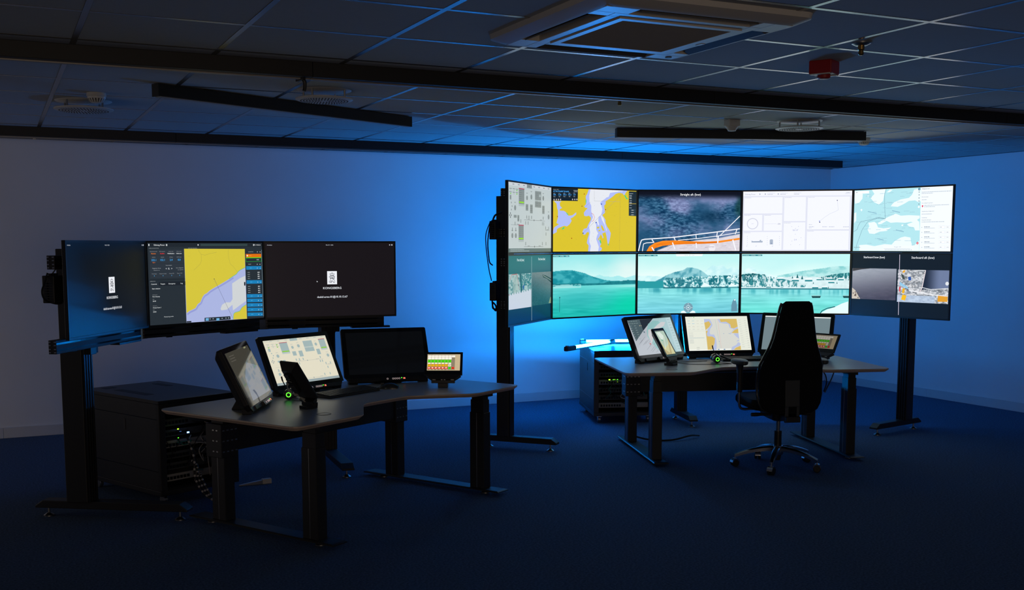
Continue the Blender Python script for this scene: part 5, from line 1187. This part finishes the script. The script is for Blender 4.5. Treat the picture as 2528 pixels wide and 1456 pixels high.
def headset(O, A, x, y, rel, label, wire):
    wx, wy, _ = W(O, A, x, y); t = thing('headset', label, 'headset', (wx, wy, DZ+0.0005), A+rel, 'black headsets')
    def cup(name, cx, cy, cz, ry):
        m = MB(); m.M = Matrix.Translation((cx, cy, cz)) @ Matrix.Rotation(R(ry), 4, 'Z') @ Matrix.Rotation(R(90), 4, 'X')
        m.lathe([(0, 0.022), (0.024, 0.020), (0.031, 0.012), (0.032, -0.006), (0.028, -0.020), (0.016, -0.022), (0, -0.022)], 24); c = m.build(name, LEATHER, t, smooth=True); return c, m.M
    c, Mc = cup('ear_cup', 0, 0, 0.033, 0)
    g = MB(); g.M = Mc; g.ring((0, 0, 0.0205), 0.010, 0.015, 'z', 0.0016, 24); g.build('light_ring', LEDG, c)
    cup('ear_cushion', 0.02, 0.105, 0.033, 20)
    MB().tube(bez([(0.0, 0.0, 0.06), (0.04, 0.02, 0.055), (0.10, 0.04, 0.032), (0.115, 0.07, 0.026), (0.09, 0.10, 0.034), (0.02, 0.105, 0.06)], 7), 0.006, 8).build('headband', PLASTIC, t, smooth=True)
    MB().tube(bez([(-0.004, -0.004, 0.060), (-0.02, -0.006, 0.085), (-0.034, -0.008, 0.115), (-0.040, -0.008, 0.14)], 5), [0.003]*10+[0.0045]*6, 8).build('microphone_boom', PLASTIC, t, smooth=True)
    MB().tube(bez(wire, 8), 0.0022, 6).build('cord', CABLE, t, smooth=True)
headset(O1, A1, -0.335, 0.62, -50, 'black headset with green light on the left desk', [(0.0, 0.0, 0.012), (0.04, -0.05, 0.004), (0.10, -0.07, 0.003), (0.16, -0.06, 0.003)])
headset(O2, A2, -0.155, 0.405, 0, 'black headset with green ring and long cord on the right desk', [(0.0, 0.02, 0.008), (0.06, -0.02, 0.003), (0.10, -0.05, 0.003), (-0.02, -0.075, 0.003), (-0.20, -0.05, 0.003), (-0.29, 0.03, 0.003), (-0.27, 0.10, 0.003), (-0.15, 0.12, 0.003), (-0.10, 0.13, 0.003), (-0.02, 0.17, 0.003)])

# ------------------------------------------------------------------ equipment cabinets
def cabinet(F, ang, w, d, zt, label, seed, warm, leds):
    """F: front-left floor corner as seen, ang: direction of the front"""
    t = thing('equipment_cabinet', label, 'cabinet', (F[0], F[1], 0), ang, 'equipment cabinets'); z0 = 0.075; rnd = random.Random(seed)
    MB().box(0, w, 0, d, zt-0.022, zt).build('top_panel', CABIN, t, bevel=0.003)
    m = MB(); m.box(0.10, 0.18, d-0.12, d-0.06, zt-0.001, zt+0.001); m.box(0.10, 0.16, 0.3, d-0.22, zt-0.001, zt+0.001); m.box(w-0.13, w-0.08, d-0.3, d-0.12, zt-0.001, zt+0.001); m.build('cable_cutouts', DARKG, t)
    sp = MB().box(0, 0.018, 0.02, d-0.02, z0+0.02, zt-0.022).build('side_panel', CABIN, t, bevel=0.002)
    for z in (zt-0.115, z0+0.14): MB().box(-0.0008, 0.002, 0.02, d-0.02, z-0.002, z+0.002).build('panel_seam', GLASSB, sp)
    MB().box(-0.003, 0.002, d*0.42, d*0.42+0.018, zt-0.21, zt-0.14).build('latch', DARKG, sp)
    MB().box(w-0.018, w, 0.02, d-0.02, z0+0.02, zt-0.022).build('side_panel', CABIN, t, bevel=0.002)
    MB().box(0.018, w-0.018, d-0.02, d, z0+0.02, zt-0.022).build('back_panel', CABIN, t)
    MB().box(0, w, 0, d, z0-0.01, z0+0.02).build('base_frame', CABIN, t, bevel=0.003)
    for x in (0, w-0.045): MB().box(x, x+0.045, 0, 0.022, z0+0.02, zt-0.022).build('corner_post', CABIN, t, bevel=0.003)
    MB().box(0.045, w-0.045, 0, 0.022, zt-0.075, zt-0.022).build('front_header', CABIN, t, bevel=0.002)
    for x in (0.06, w-0.06):
        for y in (0.07, d-0.07):
            m = MB(); m.M = Matrix.Translation((x, y, 0.03)) @ Matrix.Rotation(R(90), 4, 'Y'); m.lathe([(0, -0.013), (0.026, -0.013), (0.030, -0.009), (0.030, 0.009), (0.026, 0.013), (0, 0.013)], 18); c = m.build('caster', STEEL, t, smooth=True)
            MB().box(x-0.02, x+0.02, y-0.022, y+0.022, 0.052, z0-0.009).build('caster_plate', STEEL, c)
    for k in range(6):                                    # racked units
        z = z0+0.05+k*(zt-z0-0.16)/6
        u = MB().box(0.05, w-0.05, 0.10+0.03*rnd.random(), d*0.6, z, z+0.044).build('rack_unit', GEAR if k % 3 else GEARL, t, bevel=0.001)
        m = MB()
        for q in range(8): m.box(0.08+q*0.024, 0.095+q*0.024, 0.096, 0.104, z+0.012, z+0.03)
        m.build('ports', GLASSB, u)
    for (x, z, mm, s) in leds: MB().cbox(x, 0.055, z, s*1.6, 0.004, s).build('indicator_light', mm, t)
    for k in range(16):
        x = 0.07+rnd.random()*(w-0.16); za = z0+0.12+rnd.random()*(zt-z0-0.26); zb = z0+0.04+rnd.random()*(zt-z0-0.3)
        mm = rnd.choice((CABLE, CABLE, CABLE, CABLET, CABLEW))
        MB().tube(bez([(x, 0.095, za), (x+rnd.uniform(-.05, .05), 0.05, za-0.03), (x+rnd.uniform(-.08, .08), 0.04, (za+zb)/2), (x+rnd.uniform(-.08, .08), 0.07, zb)], 5), 0.0032, 5).build('patch_cable', mm, t, smooth=True)
    return t
cabinet((0.858, 6.70), 24.5, 0.565, 0.89, 0.65, 'black equipment cabinet behind the left desk with open cabling', 3, True,
        ((0.20, 0.585, LEDG, 0.007), (0.165, 0.455, LEDY, 0.006), (0.165, 0.40, LEDG, 0.004), (0.05, 0.375, LEDO, 0.006), (0.235, 0.425, LEDB, 0.009)))
cabinet((4.757, 8.249), -19.5, 0.565, 0.77, 0.65, 'black equipment cabinet behind the right desk with light tubes on top', 8, False,
        ((0.15, 0.385, LEDY, 0.009), (0.185, 0.385, LEDG, 0.006), (0.20, 0.385, LEDY, 0.006), (0.222, 0.385, LEDG, 0.006), (0.225, 0.365, LEDY, 0.005)))
# striped cable bundle hanging from the left cabinet
t = thing('cable_bundle', 'bundle of white banded cables hanging from the left cabinet to the floor', 'cable', (1.02, 6.70, 0))
for k in range(3):
    pts = [Vector(p)-Vector((1.02, 6.70, 0)) for p in bez([(1.02+0.016*k, 6.70, 0.42-0.14*k), (1.05+0.016*k, 6.66, 0.30-0.05*k), (1.05+0.018*k, 6.64, 0.18), (1.09+0.014*k, 6.60, 0.09+0.004*k), (1.17, 6.56+0.02*k, 0.02)], 6)]
    c = MB().tube(pts, 0.006, 8).build('sleeve', CABLE, t, smooth=True)
    for j in range(1, len(pts)-1, 2): MB().tube([pts[j]+(pts[j+1]-pts[j])*0.1, pts[j]+(pts[j+1]-pts[j])*0.75], 0.0066, 8).build('white_band', CABLEW, c, smooth=True)
t = thing('stabiliser_bar', 'pale steel stabiliser bar on the floor beside the left cabinet', 'bar', (1.40, 7.09, 0), 4)
m = MB(); m.loft([[(0.0, -0.006, 0.002), (0.0, 0.006, 0.002), (0.0, 0.006, 0.008), (0.0, -0.006, 0.008)], [(0.19, -0.016, 0.0), (0.19, 0.016, 0.0), (0.19, 0.016, 0.030), (0.19, -0.016, 0.030)]]); m.build('bar', STEEL, t)
MB().box(0.155, 0.215, -0.018, 0.018, 0.0, 0.032).build('end_clip', WHITEP, t, bevel=0.002)

# ------------------------------------------------------------------ LED light tubes lying on the right cabinet
def light_tube(a, b, label, lit0, lit1):
    a = Vector(a); b = Vector(b); d = b-a; L = d.length; ang = math.degrees(math.atan2(d.y, d.x))
    t = thing('light_tube', label, 'light tube', tuple(a), ang, 'LED light tubes'); el = math.asin(d.z/L)
    M0 = Matrix.Rotation(-el, 4, 'Y'); r = 0.019
    m = MB(); m.M = M0
    N = 14; rings = []
    for x in (lit0, lit1): rings.append([(x, r*math.cos(R(0)+R(180)*k/N), 0.021+r*math.sin(R(0)+R(180)*k/N)) for k in range(N+1)])
    m.loft(rings, caps=False, closed=False); m.build('emitter', TUBE, t, smooth=True)
    m = MB(); m.M = M0; m.prism_axis(rrect(-0.017, 0.017, 0.001, 0.018, 0.005), lit0-0.005, L-0.02, 'x'); m.build('back_shell', CHROME, t)
    for x0, x1 in ((0.0, lit0-0.004), (lit1+0.004, L)):
        m = MB(); m.M = M0; m.prism_axis([(y, z) for y, z in rrect(-0.021, 0.021, 0.0, 0.042, 0.010)], x0, x1, 'x'); e = m.build('end_cap', PLASTIC, t, bevel=0.002)
    m = MB(); m.M = M0; m.cbox(0.02, 0, 0.046, 0.03, 0.016, 0.010); m.build('hanger_ring', STEEL, t)
    return t
light_tube((4.50, 8.30, 0.652), (5.20, 8.66, 0.662), 'near glowing blue LED tube lying across the right cabinet', 0.14, 0.70)
light_tube((4.955, 8.86, 0.652), (5.53, 8.655, 0.654), 'far glowing blue LED tube lying at the back of the right cabinet', 0.06, 0.50)

# an unseen third tube, added behind the video wall to brighten the right wall
i = 3; th = VT[i]; Mr = local(th, *VE[i])
t = thing('light_tube', 'added unseen blue LED tube behind the fourth column of the video wall', 'light tube', tuple(Mr @ Vector((0.12, 0.122, 1.445))), th, 'LED light tubes')
m = MB(); N = 12
m.loft([[(x, 0.019*math.cos(R(-70)+R(200)*k/N)+0.0, 0.019*math.sin(R(-70)+R(200)*k/N)) for k in range(N+1)] for x in (0.05, 0.60)], caps=False, closed=False); m.build('emitter', TUBE2, t, smooth=True)
MB().box(0.04, 0.61, -0.022, -0.004, -0.016, 0.016).build('back_shell', CHROME, t)
for x0, x1 in ((0.0, 0.046), (0.604, 0.66)): MB().prism_axis(rrect(-0.021, 0.021, -0.021, 0.021, 0.010), x0, x1, 'x').build('end_cap', PLASTIC, t, bevel=0.002)

# hanging cables under the right desk and on its legs
for k, (pts, l) in enumerate((([W(O2, A2, 0.60, 0.30, 0.645), W(O2, A2, 0.66, 0.28, 0.60), W(O2, A2, 0.675, 0.27, 0.53), W(O2, A2, 0.65, 0.26, 0.46)], 'black cable hanging straight under the right end of the right desk'),
              ([W(O2, A2, 0.74, 0.26, 0.645), W(O2, A2, 0.71, 0.26, 0.56), W(O2, A2, 0.665, 0.25, 0.48), W(O2, A2, 0.655, 0.25, 0.455)], 'black cable slanting down under the right end of the right desk'))):
    cable_thing(pts, 0.005, l)
cable_thing([W(O2, A2, -0.10, 0.98, 0.012), W(O2, A2, -0.2, 0.90, 0.03), W(O2, A2, -0.38, 0.82, 0.012), W(O2, A2, -0.55, 0.86, 0.012), W(O2, A2, -0.68, 0.90, 0.04)], 0.008, 'black floor cable between the middle post and the right cabinet')

# ------------------------------------------------------------------ operator chair
ch = thing('office_chair', 'tall black office chair with polished five star base seen from behind', 'chair', (5.0, 6.045, 0), -19)
for k in range(5):
    a = R(90+72*k+8)
    ca, sa = math.cos(a), math.sin(a)
    rings = []
    for f in [i/8 for i in range(9)]:
        r = 0.03+0.275*f; z = 0.135-0.055*f**2.0; wd_ = 0.024-0.010*f; hh = 0.018-0.006*f
        rings.append([(r*ca-s*wd_*sa, r*sa+s*wd_*ca, z+q*hh) for s, q in ((-1, -1), (1, -1), (1, 0.4), (0.4, 1), (-0.4, 1), (-1, 0.4))])
    lg = MB().loft(rings).build('base_leg', CHROME, ch, smooth=True)
    ex, ey = 0.300*ca, 0.300*sa
    MB().lathe([(0.006, 0.0), (0.006, 0.03)], 8, (ex, ey, 0.055)).build('caster_stem', STEEL, lg)
    sw = a+R(40*(k % 2)-20)
    ox, oy = -0.014*math.sin(sw), 0.014*math.cos(sw)
    for s in (-1, 1):
        m = MB(); m.M = Matrix.Translation((ex+s*ox, ey+s*oy, 0.0265)) @ Matrix.Rotation(sw, 4, 'Z') @ Matrix.Rotation(R(90), 4, 'X'); m.lathe([(0, -0.009), (0.022, -0.009), (0.0265, -0.005), (0.0265, 0.005), (0.022, 0.009), (0, 0.009)], 18); m.build('caster_wheel', PLASTIC, lg, smooth=True)
    m = MB(); m.M = Matrix.Translation((ex, ey, 0.030)) @ Matrix.Rotation(sw, 4, 'Z') @ Matrix.Rotation(R(90), 4, 'X')
    pr = [(0.030*math.cos(R(q)), 0.030*math.sin(R(q))) for q in range(0, 181, 20)]
    m.prism(pr, -0.021, 0.021); m.build('caster_hood', CHROME, lg, smooth=True)
MB().lathe([(0, 0.09), (0.036, 0.09), (0.040, 0.10), (0.040, 0.145), (0.034, 0.155), (0, 0.155)], 24).build('hub', CHROME, ch, smooth=True)
MB().lathe([(0, 0.05), (0.018, 0.05), (0.026, 0.09), (0.026, 0.26), (0, 0.26)], 18).build('gas_lift_sleeve', PLASTIC, ch, smooth=True)
MB().lathe([(0, 0.25), (0.0145, 0.25), (0.0145, 0.36), (0, 0.36)], 18).build('gas_lift_rod', CHROME, ch, smooth=True)
m = MB(); m.loft([[(x, y, 0.345) for x, y in rrect(-0.06, 0.06, -0.10, 0.12, 0.03)], [(x, y, 0.36) for x, y in rrect(-0.085, 0.085, -0.13, 0.15, 0.03)], [(x, y, 0.42) for x, y in rrect(-0.10, 0.10, -0.15, 0.17, 0.03)]]); m.build('mechanism', PLASTIC, ch, bevel=0.002)
for sx, L in ((-1, 0.235), (1, 0.19)):
    m = MB(); m.tube([(sx*0.08, -0.09, 0.395), (sx*0.13, -0.095, 0.396), (sx*(L-0.03), -0.10, 0.397), (sx*L, -0.10, 0.397)], [0.010, 0.009, 0.014, 0.013], 10); m.build('adjust_lever', PLASTIC, ch, smooth=True)
rings = []
for z, s in ((0.425, 0.86), (0.435, 0.95), (0.455, 1.0), (0.485, 1.0), (0.502, 0.96), (0.508, 0.86)):
    rings.append([(x*s, 0.06+y*s, z) for x, y in rrect(-0.245, 0.245, -0.235, 0.245, 0.10, 6)])
MB().loft(rings).build('seat', FABRIC, ch, smooth=True)
# tall tapering back
prof = [(0.415, 0.10), (0.425, 0.150), (0.45, 0.192), (0.49, 0.214), (0.55, 0.226), (0.62, 0.2265), (0.70, 0.224), (0.76, 0.215), (0.82, 0.192), (0.88, 0.166), (0.94, 0.148), (1.00, 0.136), (1.06, 0.126), (1.12, 0.115), (1.16, 0.107), (1.185, 0.098), (1.198, 0.082)]
def yb(z): return -0.235-0.07*(z-0.42)/0.78+0.035*math.exp(-((z-0.66)/0.16)**2)
rings = []
for z, hw_ in prof:
    y = yb(z); th_ = 0.030*(0.6 if z > 1.19 or z < 0.42 else 1.0)
    ring = []
    for k in range(28):
        a = 2*math.pi*k/28; cx = abs(math.cos(a))**0.45*math.copysign(1, math.cos(a)); sy = abs(math.sin(a))**0.8*math.copysign(1, math.sin(a))
        ring.append((hw_*cx, y+th_*sy+0.10*(hw_*cx)**2/0.05*0.12, z))
    rings.append(ring)
bk = MB().loft(rings).build('backrest', FABRIC, ch, smooth=True)
# vinyl piping around the back
for sx in (-1, 1):
    pts = [(sx*(hw_+0.004), yb(z)+0.022+0.24*hw_**2, z) for z, hw_ in prof[1:-1]]
    MB().tube(pts, 0.009, 10).build('edge_piping', LEATHER, bk, smooth=True)
# back carrier bracket with slot
m = MB(); m.M = Matrix.Translation((0.0, 0.0, 0.0))
def br(x0, x1, z0, z1): m.add([(x0, yb(z0)-0.034, z0), (x1, yb(z0)-0.034, z0), (x1, yb(z0)-0.010, z0), (x0, yb(z0)-0.010, z0), (x0, yb(z1)-0.034, z1), (x1, yb(z1)-0.034, z1), (x1, yb(z1)-0.010, z1), (x0, yb(z1)-0.010, z1)], [(0, 3, 2, 1), (4, 5, 6, 7), (0, 1, 5, 4), (1, 2, 6, 5), (2, 3, 7, 6), (3, 0, 4, 7)])
br(-0.052, 0.052, 0.47, 0.655); br(-0.052, -0.026, 0.36, 0.472); br(0.030, 0.052, 0.36, 0.472); br(-0.03, 0.032, 0.36, 0.385)
m.build('back_bracket', ARM, ch, bevel=0.004)
MB().box(-0.05, 0.05, -0.29, -0.12, 0.365, 0.405).build('back_arm', PLASTIC, ch, bevel=0.004)
for sx in (-1, 1):
    a = MB().tube(bez([(sx*0.16, 0.0, 0.425), (sx*0.26, 0.0, 0.422), (sx*0.288, 0.0, 0.445), (sx*0.292, 0.0, 0.50), (sx*0.292, 0.0, 0.56)], 5), 0.009, 10).build('arm_tube', CHROME, ch, smooth=True)
    m = MB(); m.loft([[(sx*0.292+x, y, z) for x, y in rrect(-s1, s1, -s2, s2, s1*0.6, 3)] for z, s1, s2 in ((0.545, 0.014, 0.024), (0.56, 0.016, 0.026), (0.70, 0.017, 0.028), (0.735, 0.020, 0.034), (0.745, 0.026, 0.05))]); m.build('arm_post', PLASTIC, a, smooth=True)
    rings = []
    for z, s in ((0.742, 0.82), (0.748, 0.97), (0.760, 1.0), (0.770, 0.96), (0.775, 0.82)):
        rings.append([(sx*0.292+0.052*s*math.cos(2*math.pi*k/24)*(1+0.12*math.sin(2*math.pi*k/24)), 0.0+0.115*s*math.sin(2*math.pi*k/24), z) for k in range(24)])
    MB().loft(rings).build('armrest', ARM, a, smooth=True)
